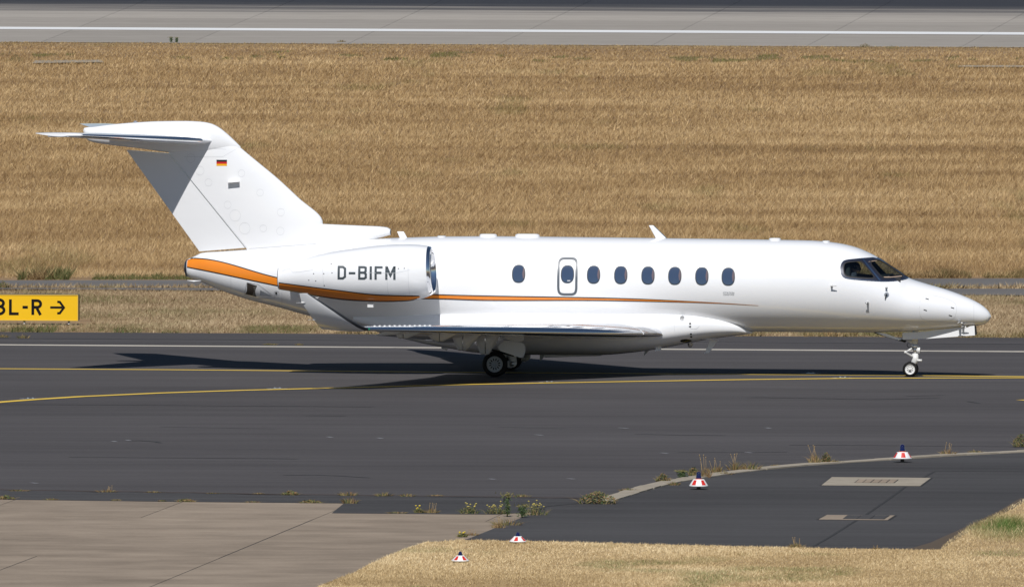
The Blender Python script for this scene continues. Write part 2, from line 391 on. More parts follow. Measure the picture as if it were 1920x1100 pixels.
# ---- belly fairing
BF_T = [(668, 582), (720, 578), (800, 575.5), (950, 575), (1150, 577), (1240, 578.5), (1300, 581.5), (1340, 587), (1370, 595), (1390, 605), (1404, 616), (1412, 621)]
BF_B = [(668, 606), (690, 614), (715, 623.5), (759, 634.5), (802, 644.8), (853, 654), (890, 660), (940, 664), (1017, 664.6), (1131, 664.6), (1188, 660.2), (1240, 653), (1293, 643), (1332, 636), (1370, 630.5), (1390, 627.5), (1412, 624.5)]
BF_W = [(668, .66), (720, .80), (800, .98), (880, 1.10), (970, 1.20), (1200, 1.20), (1260, 1.16), (1300, 1.07), (1340, .93), (1370, .80), (1390, .66), (1404, .48), (1412, .36)]
bel = Loft(BF_T, BF_B, BF_W, 0, 2.7, 2.5)
b = MB(); b.rings([bel.ring(x, 96) for x in np.linspace(A(668, 600, 0)[0], A(1412, 620, 0)[0], 110)]); b.build('belly_fairing', WHITE, P, fix=True)
def BXZ(px, py):
    y = -1.2
    for _ in range(6):
        x, z = A(px, py, y); y = bel.side(x, z, 0)[1]
    return (x, z)
bmap = lambda o: (lambda u, v: bel.side(u, v, o))
for pl in ([(915, 581), (1065, 582.5), (1190, 583), (1265, 585)], [(1265, 585), (1265, 621)], [(1190, 583), (1192, 606)], [(1065, 582.5), (1065, 606)], [(978, 582), (978, 606)], [(915, 581), (915, 606)]):
    ribbon([BXZ(*q) for q in pl], .006, bmap(.003)).build('fairing_seam', SEAM, P)
b = MB(); sheet(oval(*BXZ(1279, 596.5), .055, .055, 24, 2), bmap(.004), (), .03, b); o = b.build('vent_port', STEEL, P); ribbon(oval(*BXZ(1279, 596.5), .055, .055, 24, 2), .015, bmap(.007), closed=True).build('vent_rim', SEAM, o)
b = MB(); ribbon(smooth_poly([BXZ(1291, 599), BXZ(1311, 599), BXZ(1311, 616), BXZ(1291, 616)], 1), .009, bmap(.003), b, closed=True); b.build('service_panel_outline', SEAM, P)
for px, py in ((1294, 606.5), (1294, 612), (1295.5, 626), (1296, 631)): sheet(oval(*BXZ(px, py), .024, .02, 12, 3), bmap(.004), (), .05).build('panel_latch', DARK, P)
b = MB(); sheet(oval(*BXZ(1286, 638.5), .13, .045, 28, 2), bmap(.006), (), .04, b); b.build('landing_light', mat('light_lens', (.05, .045, .03), .08, .6, 1), P)

# ---- wings
def airfoil(n=22):
    q = [(1 - math.cos(math.pi * i / n)) / 2 for i in range(n + 1)]
    th = lambda x: 5 * (.2969 * math.sqrt(x) - .126 * x - .3516 * x * x + .2843 * x**3 - .1030 * x**4)
    return [(x, th(x)) for x in reversed(q)] + [(x, -th(x)) for x in q[1:-1]]
AF = airfoil()
def section(le, te, nrm, tc, x0=0.0, x1=1.0, camber=.012, upk=1.0, lowk=1.0):
    le, te, nrm = Vector(le), Vector(te), Vector(nrm); ch = te - le; c = ch.length; out = []
    for x, t in AF:
        x = min(max(x, x0), x1)
        th = 5 * (.2969 * math.sqrt(x) - .126 * x - .3516 * x * x + .2843 * x**3 - .1030 * x**4) * (upk if t >= 0 else -lowk)
        out.append(le + ch * x + nrm * c * (th * tc + camber * 4 * x * (1 - x)))
    return out
def lep(y): return A(*{0: (1243, 626.5), 1: (690, 617.2)}[y[0]], -y[1])
rx, rz_ = A(1243, 627, -1.16); tx, tz = A(692, 617.6, -9.65)
TE = pchip([.6, 1.16, 3.4, 9.65], [-1.35, -1.2, -1.45, tx - 1.10])
def LE(y): t = (y - 1.16) / (9.65 - 1.16); return (rx + (tx - rx) * t, rz_ + (tz - rz_) * t)
def wsec(y, sg, tc=None, x0=0., x1=1., aoa=R(0.4)):
    lx, lz = LE(y); te = TE(y); tc = tc or .10; tw = aoa * (1 - y / 9.65 * 1.1)
    return section((lx, sg * y, lz), (te, sg * y, lz - (lx - te) * math.sin(tw)), (0, -sg * math.sin(R(3.2)), math.cos(R(3.2))), tc, x0, x1, .004, 1.2, .5)
WL = [((692, 617.0), 1.10, 9.65), ((677, 611.0), .99, 9.90), ((657, 599.5), .86, 10.10), ((634, 585.0), .70, 10.26), ((606, 567.5), .50, 10.39), ((577.5, 550.0), .20, 10.48)]
def wl_frames(sg):
    pts = [(A(*p, -y)[0], y, A(*p, -y)[1], c) for p, c, y in WL]; out = []
    for i, (x, y, z, c) in enumerate(pts):
        a, d = pts[max(i - 1, 0)], pts[min(i + 1, len(pts) - 1)]
        v = Vector((0, d[1] - a[1], d[2] - a[2])).normalized()
        if i == 0: v = Vector((0, math.cos(R(10)), math.sin(R(10))))
        n_ = Vector((0, -sg * v.z, v.y)); out.append(((x, sg * y, z), (x - c, sg * y, z), n_))
    return out
FLAPS = [(1.35, 3.30), (3.36, 6.70)]
for sg in (-1, 1):
    b = MB()
    ys = [0.5, 1.16, 2.0, 3.33, 4.5, 5.6, 6.7]; b.rings([wsec(y, sg, None, 0, .76) for y in ys]); b.rings([wsec(y, sg) for y in (6.7, 7.6, 8.6, 9.2, 9.65)])
    wing = b.build('wing', WHITE, P, fix=True)
    # upper trailing panel over the flaps stays with the wing
    fr = wl_frames(sg); b = MB(); b.rings([section(*f, .10 if i < 5 else .09, camber=0) for i, f in enumerate(fr)]); b.build('winglet', WHITE, wing, fix=True)
    # polished leading edges (root piece and the long outer piece)
    def le_strip(fn, lo=0.0, x_end=.125, grow=.004):
        rr = []
        for f in fn:
            full = f; k = [p for (xx, t), p in zip(AF, full) if xx <= x_end]
            c_ = sum((Vector(p) for p in k), Vector()) / len(k); rr.append([Vector(p) + (Vector(p) - c_).normalized() * grow for p in k])
        return rr
    b = MB(); b.rings(le_strip([wsec(y, sg) for y in np.linspace(1.75, 9.65, 14)]), False, False, False); b.build('leading_edge', CHROME, wing)
    b = MB(); b.rings(le_strip([wsec(y, sg) for y in np.linspace(1.18, 1.72, 4)], 0, .05), False, False, False); b.build('leading_edge', CHROME, wing)
    b = MB(); b.rings(le_strip([section(*f, .10, camber=0) for f in fr], 0, .09, .004), False, False, False); b.build('winglet_edge', DSTEEL, wing)
    for a0, a1 in FLAPS:
        b = MB(); rs = []
        for y in (a0, a1):
            lx, lz = LE(y); te = TE(y); c = lx - te; h = Vector((lx - .745 * c, sg * y, lz - (lx - te) * math.sin(R(.4)) * .75)); fc = .275 * c; an = R(9)
            rs.append(section(h, h + Vector((-math.cos(an) * fc, 0, -math.sin(an) * fc)), (-math.sin(an), 0, math.cos(an)), .16))
        b.rings(rs); b.build('flap', WHITE, wing, fix=True)
    for y, xl, xr, xb_, yb in ((6.3, 739, 794, 754, 634.3), (5.0, 794, 864, 822, 640), (3.4, 843, 908, 866, 657), (2.35, 886, 942, 908, 664.5)):   # canoe fairings of the flap tracks, in two halves
        (xa1, za1), (xa2, za2), (b1, zb1), (b2, zb2) = A(xl, 622, -y), A(xr, 622, -y), A(xb_ - 7, yb, -y), A(xb_ + 9, yb, -y)
        ztop = za1 + .045; k1, k2 = (za1 - zb1) / max(b1 - xa1, .02), (za2 - zb2) / max(xa2 - b2, .02)
        e1, e2 = xa1 - .12 / k1, xa2 + .12 / k2; cut = (b1 + b2) / 2 + .02
        def zbot(x): return min(ztop - .01, max(zb1, za1 - (x - xa1) * k1, zb1 + (x - b2) * k2))
        for p0, p1 in ((e1, cut - .012), (cut + .012, e2)):
            rs = []
            for x in np.linspace(p0, p1, 12):
                zb_ = zbot(x); hw = .035 + .075 * min(1, (ztop - zb_) / .25)
                rs.append([(x, sg * y + hw * math.copysign(abs(math.cos(q)) ** .8, math.cos(q)), (ztop + zb_) / 2 + (ztop - zb_) / 2 * math.copysign(abs(math.sin(q)) ** .7, math.sin(q))) for q in [2 * math.pi * j / 20 for j in range(20)]])
            b = MB(); b.rings(rs); b.build('flap_fairing', WHITE, wing, fix=True)
    b = MB()                                                     # row of vortex generators
    for i in range(12):
        y = 9.2 - i * .155; p = wsec(y, sg)[16]; b = MB(); b.box((p[0] - .02, p[1], p[2] + .012), (.045, .004, .03)); b.build('vortex_generator', GEARW, wing, False)
    t0 = fr[0]; b = MB(); b.lathe([(-.05, .0), (-.03, .02), (.03, .028), (.05, .0)], (t0[0][0] - .02, t0[0][1], t0[0][2]), 'x', 12); b.build('navigation_light', mat('nav_green', (.02, .25, .12), .1, 0, 1) if sg < 0 else mat('nav_red', (.3, .02, .02), .1, 0, 1), wing)
    for i in (2, 4):
        te_ = Vector(fr[i][1]); b = MB(); b.tube([te_ + Vector((.1, 0, 0)), te_ + Vector((-.0, 0, .0)), te_ + Vector((-.02, 0, 0))], [.012, .02, .004], 8); b.tube([te_, te_ + Vector((-.13, 0, -.004))], .004, 5); b.build('static_wick', GEARW, wing)

# ---- engines
N_TOP = [(521.5, 501), (548, 490), (586, 479), (657, 467), (725, 459.6), (766, 458.6), (794, 460.3), (811, 463.5)]
N_BOT = [(521.5, 543), (562, 550), (603, 558), (657, 565), (725, 567.3), (766, 565.2), (794, 558.5), (811, 550.5)]
N_W = [(521, .30), (548, .38), (586, .50), (657, .61), (725, .66), (766, .655), (794, .61), (811, .545)]
NY = 2.02
nac = Loft(N_TOP, N_BOT, N_W, NY, 2.1, 2.1, -NY - .2)
def nside(u, v, off, sg=-1):
    zt, zb, w_ = nac.top(u), nac.bot(u), nac.w(u); zc = (zt + zb) / 2; h = (zt - zb) / 2
    def y(z): return w_ * max(0., 1 - min(1, abs((z - zc) / h)) ** 2.1) ** (1 / 2.1)
    d = .01; ny, nz = 1., -(y(v + d) - y(v - d)) / (2 * d); L = math.hypot(ny, nz)
    return (u, sg * (NY + y(v) + off / L), v + off * nz / L)
class NS: pass
nacs = NS(); nacs.side = lambda x, z, off, sg: nside(x, z, off, sg)
def NXZ(px, py):
    y = -NY - .5
    for _ in range(6):
        x, z = A(px, py, y); y = nside(x, z, 0)[1]
    return (x, z)
nx0, nx1 = A(521.5, 510, -NY - .2)[0], A(811, 510, -NY)[0]
NCAN = .0
def letters(word, ox, oz, hgt, wds, gap, strokes, mapper, m_, name, parent, lw):
    x = ox
    for ch in word:
        wd = wds[ch] * hgt; b = MB()
        for k, (pl, cl) in enumerate(strokes[ch]):
            ribbon([(x + u * wd, oz + v * hgt) for u, v in pl], lw, (lambda u, v, k=k: mapper(u, v, .004 + .0015 * k)), b, closed=cl, step=.06)
        if ch != ' ': b.build(name, m_, parent)
        x += wd + gap * hgt
    return x
e_ = .075
STK = {'D': [([(.1, e_), (.1, 1 - e_), (.62, 1 - e_), (.9, .80), (.9, .20), (.62, e_)], True)], '-': [([(.0, .47), (1, .47)], False)],
       'B': [([(.1, e_), (.1, 1 - e_), (.68, 1 - e_), (.88, .88), (.88, .62), (.70, .52), (.9, .42), (.9, .16), (.70, e_)], True), ([(.16, .52), (.70, .52)], False)],
       'I': [([(.5, 0), (.5, 1)], False)], 'F': [([(.1, 0), (.1, 1 - e_), (1, 1 - e_)], False), ([(.16, .52), (.86, .52)], False)],
       'M': [([(.08, 0), (.08, .93), (.12, .93), (.5, .30), (.88, .93), (.92, .93), (.92, 0)], False)]}
WDS = {'D': .60, '-': .50, 'B': .62, 'I': .16, 'F': .58, 'M': .72}
for sg in (-1, 1):
    b = MB(); rs = []
    def scarf(p, x): # the intake face leans: inner lip further forward
        t = max(0., (x - nx1 + .9) / .9); return (p[0] + t * t * (.02 * (-(p[1] - NY)) / .55 + .065 * (nac.top(nx1) - p[2] - .54)), p[1], p[2])
    xs = list(np.linspace(nx0, nx1 - .075, 44))
    def nring(x): return [(lambda q: (q[0], sg * q[1], q[2]))(scarf(p, x)) for p in nac.ring(x, 72)]
    for x in xs: rs.append(nring(x))
    b.rings(rs, True, False, False); nc = b.build('engine_nacelle', WHITE, P, fix=True)
    b = MB(); rs = [nring(x) for x in np.linspace(nx1 - .075, nx1 - .02, 4)]
    last = nac.ring(nx1, 72); zc = (nac.top(nx1) + nac.bot(nx1)) / 2
    for dx, k in ((-.002, .985), (.012, .962), (.014, .945), (.004, .925), (-.03, .905), (-.10, .89)):
        rs.append([(lambda q: (q[0], sg * q[1], q[2]))(scarf((nx1 + dx, NY + (p[1] - NY) * k, zc + (p[2] - zc) * k), nx1 + dx)) for p in last])
    b.rings(rs, True, False, False); b.build('intake_lip', CHROME, nc)
    b = MB(); rs2 = [rs[-1]] + [[(lambda q: (q[0], sg * q[1], q[2]))(scarf((nx1 + dx, NY + (p[1] - NY) * k, zc + (p[2] - zc) * k), nx1 + dx)) for p in last] for dx, k in ((-.35, .88), (-.75, .89))]
    b.rings(rs2, True, False, True); b.build('intake_duct', STEEL, nc)
    b = MB()
    for i in range(22):
        a = 2 * math.pi * i / 22; r0, r1 = .12, .47; c0, c1 = a, a + .16
        b.add([(nx1 - .70, sg * (NY + r0 * math.cos(c0)), zc + r0 * math.sin(c0)), (nx1 - .64, sg * (NY + r0 * math.cos(c0 + .25)), zc + r0 * math.sin(c0 + .25)), (nx1 - .60, sg * (NY + r1 * math.cos(c1 + .22)), zc + r1 * math.sin(c1 + .22)), (nx1 - .70, sg * (NY + r1 * math.cos(c1)), zc + r1 * math.sin(c1))], [(0, 1, 2, 3)])
    b.lathe([(0, .14), (.1, .12), (.2, .07), (.26, .0)], (nx1 - .70, sg * NY, zc), 'x', 20); b.build('engine_fan', STEEL, nc)
    zr = (nac.top(nx0) + nac.bot(nx0)) / 2
    b = MB(); b.lathe([(.3, .20), (.0, .23), (-.02, .24), (.02, .26), (.4, .32)], (nx0, sg * NY, zr), 'x', 32); b.build('exhaust_nozzle', STEEL, nc)
    b = MB(); b.lathe([(.28, .24), (.281, .0)], (nx0, sg * NY, zr), 'x', 32); b.build('exhaust_core', DARK, nc)
    b = MB(); b.rings([section((nx1 - .75, sg * y, zc + .05), (nx0 + .1, sg * y, zc + .10), (0, 0, 1), .09, camber=0) for y in (.75, 1.0, 1.5)]); b.build('engine_pylon', WHITE, P, fix=True)
    band([(522.5, 529), (620, 541.5), (725, 552.6), (780, 553.5), (797, 553.4)], [(524.5, 542.5), (562, 548.5), (600, 556), (657, 562.8), (712, 565.5), (766, 564), (797, 556.5)], nacs, 50, .004, sg, NXZ).build('cheat_line', [ORANGE, BLACKP], nc, fix=True)
    mpN = lambda u, v, o=.004, sg=sg: nside(u, v, o, sg)
    x0, z0 = NXZ(633.5, 523.5); x1, _ = NXZ(741, 525)
    hg = .315; tot = sum(WDS[c] for c in 'D-BIFM') * hg; gap = ((x1 - x0) - tot) / 5 / hg
    if sg < 0: letters('D-BIFM', x0, z0, hg, WDS, gap, STK, mpN, GREYP, 'registration_letter', nc, .054)
    sm = MB()
    for pl in ([(587, 480), (586, 506), (560, 510), (549, 510.5), (544, 504.5), (535, 505), (530, 508), (522, 503.5)], [(608, 474), (607, 537)], [(728, 460.5), (728, 551)], [(768, 460), (768, 552)], [(690, 511), (740, 512), (768, 506)]):
        ribbon([NXZ(*p) for p in pl], .007, mpN).build('nacelle_seam', SEAM, nc)
    for px, py in ((621, 495), (622.5, 511.5), (588, 513), (579, 525), (592, 526.5), (607, 513), (608, 535), (747, 503.5), (758, 503)): sheet(oval(*NXZ(px, py), .014, .012, 8, 2), mpN, (), .05).build('fastener', DARK, nc)
    dx, dz = NXZ(696, 566); b = MB(); b.box((dx, sg * (NY + .18), dz - .075), (.14, .16, .09)); o = b.build('drain_mast', GEARW, nc, False)

# ---- fin, rudder, top fairing, stabiliser
FL = [A(*p, 0) for p in ((607, 459), (605, 415), (560, 371), (520, 334), (480, 301), (450, 276), (430, 258), (418, 246))]
F_LE = pchip([q[1] for q in FL], [q[0] for q in FL]); T0, T1 = A(376, 474, 0), A(237, 281, 0); Hh0, Hh1 = A(463.5, 467, 0), A(318, 287.5, 0)
lin = lambda a, b_, z: a[0] + (b_[0] - a[0]) * (z - a[1]) / (b_[1] - a[1])
F_TE = lambda z: lin(T0, T1, z); F_H = lambda z: lin(Hh0, Hh1, z)
def fin_half(x, z, full=True):
    le, te = F_LE(min(z, FL[0][1] if 0 else z)), F_TE(z); c = le - te; u = min(max((le - x) / c, 0), 1)
    return c * .095 * 5 * (.2969 * math.sqrt(u) - .126 * u - .3516 * u * u + .2843 * u**3 - .1030 * u**4) + .004
zA, zB = A(500, 470, 0)[1] - .12, A(430, 244, 0)[1]
b = MB(); rs = []
def fring(z, xr, xf, n=26):
    q = [xf + (xr - xf) * (1 - math.cos(math.pi * i / n)) / 2 if xr < F_H(z) - 1e-6 or True else 0 for i in range(n + 1)]
    return [(x, fin_half(x, z), z) for x in reversed(q)] + [(x, -fin_half(x, z), z) for x in q[1:]]
zs = list(np.linspace(zA, zB, 40))
b.rings([fring(z, F_H(z) + .008, F_LE(z)) for z in zs]); fin = b.build('vertical_fin', WHITE, P, fix=True)
rtop = A(280, 284, 0)[1]; rbot = A(420, 471, 0)[1]
def rz(z, x): return z
b = MB(); rs = []
n_ = 12
for i, t in enumerate(np.linspace(0, 1, 24)):
    def zz(x, t=t): 
        # bottom and top edges slope
        zb = T0[1] + .035 + (Hh0[1] - T0[1]) * (x - F_TE(T0[1])) / (Hh0[0] - T0[0]); ztp = T1[1] + (Hh1[1] - T1[1]) * (x - T1[0]) / (Hh1[0] - T1[0]); return zb + (ztp - zb) * t
    za, zh = zz(T0[0] + (T1[0] - T0[0]) * t), zz(Hh0[0] + (Hh1[0] - Hh0[0]) * t)
    xs = [(F_TE(za) + (F_H(zh) - .012 - F_TE(za)) * j / n_, za + (zh - za) * j / n_) for j in range(n_ + 1)]
    rs.append([(x, fin_half(x, z) * .97, z) for x, z in xs] + [(x, -fin_half(x, z) * .97, z) for x, z in reversed(xs)])
b.rings(rs); b.build('rudder', WHITE, fin, fix=True)
fmap = lambda o: (lambda u, v: (u, -fin_half(u, v) - o, v))
# top bullet
BU_T = [(156, 244.5), (158, 240), (175, 238), (200, 234.5), (250, 230), (300, 227.4), (350, 227), (378, 228.4), (395, 231.5), (410, 238.5), (425, 250), (440, 264), (452, 276)]
BU_B = [(156, 245.5), (160, 258), (170, 265.5), (190, 269.5), (215, 273), (260, 278), (318, 286), (360, 289), (400, 289), (430, 286), (452, 278)]
BU_W = [(156, .03), (160, .08), (175, .13), (215, .19), (300, .22), (380, .20), (410, .15), (435, .085), (452, .03)]
bul = Loft(BU_T, BU_B, BU_W, 0, 2.2, 2.2)
b = MB(); b.rings([bul.ring(x, 48) for x in [A(156.5, 245, 0)[0] + (A(451, 277, 0)[0] - A(156.5, 245, 0)[0]) * t for t in [(1 - math.cos(math.pi * i / 60)) / 2 for i in range(61)]]]); b.build('tail_bullet', WHITE, P, fix=True)
tp = R(5.4); sx0, sz0 = A(399, 264.5, -.15); txx, tzz = A(146, 254, -4.1); ttx = A(63, 249, -4.1)[0]
for sg in (-1, 1):
    def ssec(y, k=1.0):
        t = (y - .15) / 3.95; lx = sx0 + (txx - sx0) * t; c = (2.45 + (txx - ttx - 2.45) * t) * k
        z = sz0 + (sx0 - lx) * math.tan(tp) * .98
        # tip section matched to the photo height
        z += (tzz - (sz0 + (sx0 - txx) * math.tan(tp) * .98)) * t
        return section((lx - (1 - k) * .9, sg * y, z), (lx - (1 - k) * .9 - c * math.cos(tp), sg * y, z + c * math.sin(tp) * .55), (math.sin(tp) * .5, 0, 1), .10, camber=-.006)
    b = MB(); b.rings([ssec(.0)] + [ssec(y) for y in np.linspace(.15, 4.0, 12)] + [ssec(4.10, .72)]); hs = b.build('tailplane', WHITE, P, fix=True)
    rr = []
    for y in np.linspace(.45, 3.95, 12):
        k = [p for (xx, t), p in zip(AF, ssec(y)) if xx <= .07]; c_ = sum((Vector(p) for p in k), Vector()) / len(k); rr.append([Vector(p) + (Vector(p) - c_).normalized() * .004 for p in k])
    b = MB(); b.rings(rr, False, False, False); b.build('leading_edge', CHROME, hs)
    tip = ssec(4.02); q = Vector(tip[0]); b = MB(); b.box((q.x + .55, sg * 4.06, q.z - .075), (.5, .05, .045)); o = b.build('elevator_horn', WHITE, hs, False); bv = o.modifiers.new('round', 'BEVEL'); bv.width = .02; bv.segments = 3
x, z = A(254, 229.3, 0); b = MB(); b.lathe([(0, .055), (.02, .055), (.045, .03), (.055, 0)], (x, 0, z - .015), 'z', 16); b.build('beacon', mat('beacon_lens', (.25, .27, .3), .1, 0, 1), P)
# dorsal ram-air scoop
b = MB(); rs = []
for px, yt, yb in ((560, 418, 465), (600, 419.5, 462), (640, 421.3, 459), (690, 423.4, 453), (712, 424.3, 446), (726, 426, 442), (732, 429.5, 440.5)):
    x, zt = A(px, yt, 0); zb = A(px, yb, 0)[1]; hw = .10 + .05 * min(1, (px - 560) / 100.); hw *= .85 if px > 730 else 1
    rs.append([(x, hw * math.copysign(abs(math.cos(q)) ** .7, math.cos(q)), (zt + zb) / 2 + (zt - zb) / 2 * math.copysign(abs(math.sin(q)) ** .8, math.sin(q))) for q in [2 * math.pi * j / 24 for j in range(24)]])
lastr = rs[-1]; cx = lastr[0][0]; cz_ = sum(p[2] for p in lastr) / 24
rs.append([(cx + .005, p[1] * .8, cz_ + (p[2] - cz_) * .78) for p in lastr]); rs.append([(cx - .3, p[1] * .75, cz_ + (p[2] - cz_) * .7) for p in lastr])
b.rings(rs[:-1], True, True, False); sc_ = b.build('dorsal_scoop', WHITE, P, fix=True)
b = MB(); b.rings(rs[-2:], True, False, True); b.build('scoop_opening', GEARG, sc_)
# small things on the fin: flag, vent, seams, access covers
for k, (m_, f0, f1) in enumerate(((BLACKP, 1, .667), (FLAG_R, .667, .333), (FLAG_Y, .333, 0))):
    x0, z0 = A(406.3, 311, -.1); x1, z1 = A(426, 299.7, -.1); zz0, zz1 = z0 + (z1 - z0) * f1, z0 + (z1 - z0) * f0
    if k == 0: flag = None
    o = sheet([(x0, zz0), (x1, zz0), (x1, zz1), (x0, zz1)], fmap(.004), (), .05).build('tail_flag' if k == 0 else 'flag_stripe', m_, fin if k == 0 else flag)
    if k == 0: flag = o
pts = [A(*p, -.12) for p in ((427, 352.5), (430, 342), (450, 340.5), (446.5, 351.5))]
b = MB(); q0, q1 = A(428, 342.5, -.12), A(449.5, 341, -.12); yv = -fin_half(q0[0], q0[1]) + .02; b.prism([(q0[0], q0[1]), (q1[0], q1[1]), (q1[0], q1[1] + .018), (q0[0], q0[1] + .018)], yv - .15, yv); b.build('fin_vent', WHITE, fin, False)
sm = MB()
for px, py, r_ in ((358, 297, .10), (391, 342, .085), (453, 325, .08), (427, 384, .085), (441, 404, .13), (459, 428, .13), (494, 428, .08), (526, 433, .09), (488, 361, .08), (527, 398, .085), (375, 320, .1)): ribbon(oval(*A(px, py, -.12), r_, r_ * 1.05, 20, 2), .005, fmap(.004), closed=True).build('access_panel_ring', SEAM, fin)
for pl, wd in ((((466, 466.3), (520, 462.2), (603, 456)), .012), (((319, 289), (464, 466)), .009), (((376, 277), (424, 280)), .006), (((345, 294), (418, 294), (447, 277)), .006)): ribbon([A(*p, -.1) for p in pl], wd, fmap(.004)).build('fin_seam', SEAM, fin)
# ---- antennas, probes, lights on the fuselage
def blade(name, pts, thick, mats=WHITE, lat=0.0):
    b = MB(); b.prism([A(*p, lat) for p in pts], lat - thick / 2, lat + thick / 2); o = b.build(name, mats, P, False); bv = o.modifiers.new('round', 'BEVEL'); bv.width = thick * .3; bv.segments = 2; return o
blade('blade_antenna', ((744.5, 434), (757, 434), (765.5, 449), (751, 449)), .03)
bl = blade('blade_antenna', ((1216.5, 422.5), (1225, 422.5), (1249.5, 446.5), (1230, 447)), .035)
b = MB(); b.prism([A(*p, 0) for p in ((1225, 422.5), (1227, 423.5), (1250.5, 446), (1247.5, 446))], -.012, .012); b.build('antenna_boot', mat('boot_blue', (.05, .10, .15), .4), bl, False)
for pa, pb, pt in ((899, 932, 438.6), (966, 1012, 438.4), (1442, 1464, 446.2), (1542, 1556, 451.0), (820, 836, 442.6)):
    (xa_, z_), (xb_, zz_) = A(pa, pt, 0), A(pb, pt, 0); zt = fus.top((xa_ + xb_) / 2); b = MB(); rs = []
    for dz, k in ((-.06, .96), (0.0, 1.0), (max(.02, z_ - zt) * .6, 1.0), (max(.02, z_ - zt), .86)):
        rs.append([((xa_ + xb_) / 2 + (xb_ - xa_) / 2 * k * math.copysign(abs(math.cos(q)) ** .8, math.cos(q)), .15 * k * math.sin(q), zt + dz) for q in [2 * math.pi * j / 28 for j in range(28)]])
    b.rings(rs); b.build('flat_antenna', WHITE, P, fix=True)
x, z = A(1446, 449, 0)
for pts in (((1321, 662), (1329, 662), (1347, 637), (1331, 637)),): blade('belly_antenna', pts, .03, WHITE)
blade('belly_antenna', ((1207, 668), (1211, 663), (1217, 657), (1209, 657)), .02, GEARG); blade('belly_antenna', ((1012, 676), (1015, 676), (1023, 664), (1012, 664)), .02, GEARG)
blade('ventral_strake', ((1020, 670), (1125, 667), (1133, 664), (1020, 663)), .06)
blade('drain_mast', ((827, 653), (838, 657), (841, 648), (829, 647)), .05, GEARW)
b = MB(); (x0, z0), (x1, z1) = A(1228, 655, -.6), A(1240, 647, -.6); b.prism([A(*p, -.62) for p in ((1228, 657.5), (1239, 656), (1241.5, 646), (1231, 650))], -.64, -.60); b.prism([A(*p, -.55) for p in ((1228, 657.5), (1239, 656), (1241.5, 646), (1231, 650))], -.53, -.50); b.build('taxi_lamp_door', WHITE, P, False)
x, z = A(1294, 647, -.25); b = MB(); b.lathe([(.05, .06), (0, .058), (-.04, .035), (-.055, 0)], (x, -.25, z), 'z', 16); b.build('belly_beacon', STEEL, P)
def probe(px, py, dx, dz, name='pitot_probe', ln=.16):
    x, z = XZ(px, py); p = Vector(fus.side(x, z, 0)); q = p + Vector((0, -.10, 0)); b = MB()
    b.tube([p, q], [.03, .018], 8); b.tube([q + Vector((-.02 * dx, 0, 0)), q + Vector((ln * dx, -.01, dz))], [.018, .009], 8); b.build(name, STEEL if name == 'pitot_probe' else GEARW, P)
probe(1559.5, 535.5, 1, 0, 'angle_probe', .12); probe(1627, 567.5, -1, -.005, 'pitot_probe', .05); probe(1662, 538.5, 1, 0, 'angle_probe', .03)
x, z = XZ(1662.5, 552.5); b = MB(); sheet(oval(x, z, .058, .058, 20, 2), lambda u, v: fus.side(u, v, .005), (), .04, b); o = b.build('vane_disc', STEEL, P)
b = MB(); p = Vector(fus.side(x, z, 0)); b.tube([p, p + Vector((0, -.05, 0))], .022, 8); b.box(p + Vector((-.02, -.05, -.05)), (.02, .012, .09), 0, Matrix.Rotation(.35, 3, 'Y')); b.build('angle_vane', DARK, o, False)
for px, py in ((1799, 602.5), (1806, 610)):
    x, z = XZ(px, py); p = Vector(fus.side(x, z, 0)); b = MB(); q = p + Vector((0, -.12, -.03)); b.tube([p, q], [.035, .02], 8); b.tube([q, q + Vector((.13, 0, 0))], [.02, .010], 8); b.tube([q, q + Vector((-.05, 0, .01))], [.02, .005], 8); b.build('pitot_probe', STEEL, P)
sm = MB(); fm = lambda o: (lambda u, v: fus.side(u, v, o))
ribbon([XZ(1826, q) for q in np.linspace(563.5, 609, 10)], .007, fm(.003)).build('fuselage_seam', SEAM, P)
ribbon(smooth_poly([XZ(*p) for p in ((1727, 548), (1790, 563), (1795, 580), (1788, 602), (1735, 602), (1723, 592))], 2), .007, fm(.003), closed=True).build('baggage_door_seam', SEAM, P)
for px, py in ((1738.5, 560.3), (1735, 581.3), (1786, 577), (1782, 591.5)): ribbon([XZ(px - 3, py - 1), XZ(px + 3, py + 1)], .02, fm(.004)).build('door_latch', DARK, P)
for px, a, c in ((433, 519, 548), (528.5, 548, 573)): ribbon([XZ(px, q) for q in np.linspace(a, c, 6)], .007, fm(.003)).build('fuselage_seam', SEAM, P)
# aft service door opening, stowage cut-out and the small tail strake
sm = MB(); ribbon([XZ(*p) for p in ((463, 529), (484, 532.5), (516, 556), (515, 558.5), (480, 559.5), (458, 552.5))], .016, fm(.006), sm, closed=True); o = sm.build('service_door', SEAM, P)
sheet([XZ(*p) for p in ((463.3, 530), (482, 535.5), (480.5, 556), (460, 551))], fm(.005), (), .06).build('door_opening', mat('bay_interior', (.045, .035, .028), .7), o)
sheet([XZ(*p) for p in ((475, 537), (481.6, 536), (480, 556), (472.5, 552.5))], fm(.007), (), .06).build('bay_bracket', mat('bay_bracket', (.16, .15, .13), .6), o)
sheet([XZ(*p) for p in ((488, 543.5), (510, 555), (487, 553.5))], fm(.005), (), .06).build('door_recess', mat('recess_grey', (.30, .32, .35), .6), o)
sheet(oval(*XZ(518, 549.3), .028, .028, 14, 2), fm(.006), (), .05).build('door_latch', DARK, o); ribbon(oval(*XZ(518.5, 549.5), .062, .062, 20, 2), .010, fm(.006), closed=True).build('latch_ring', SEAM, o)
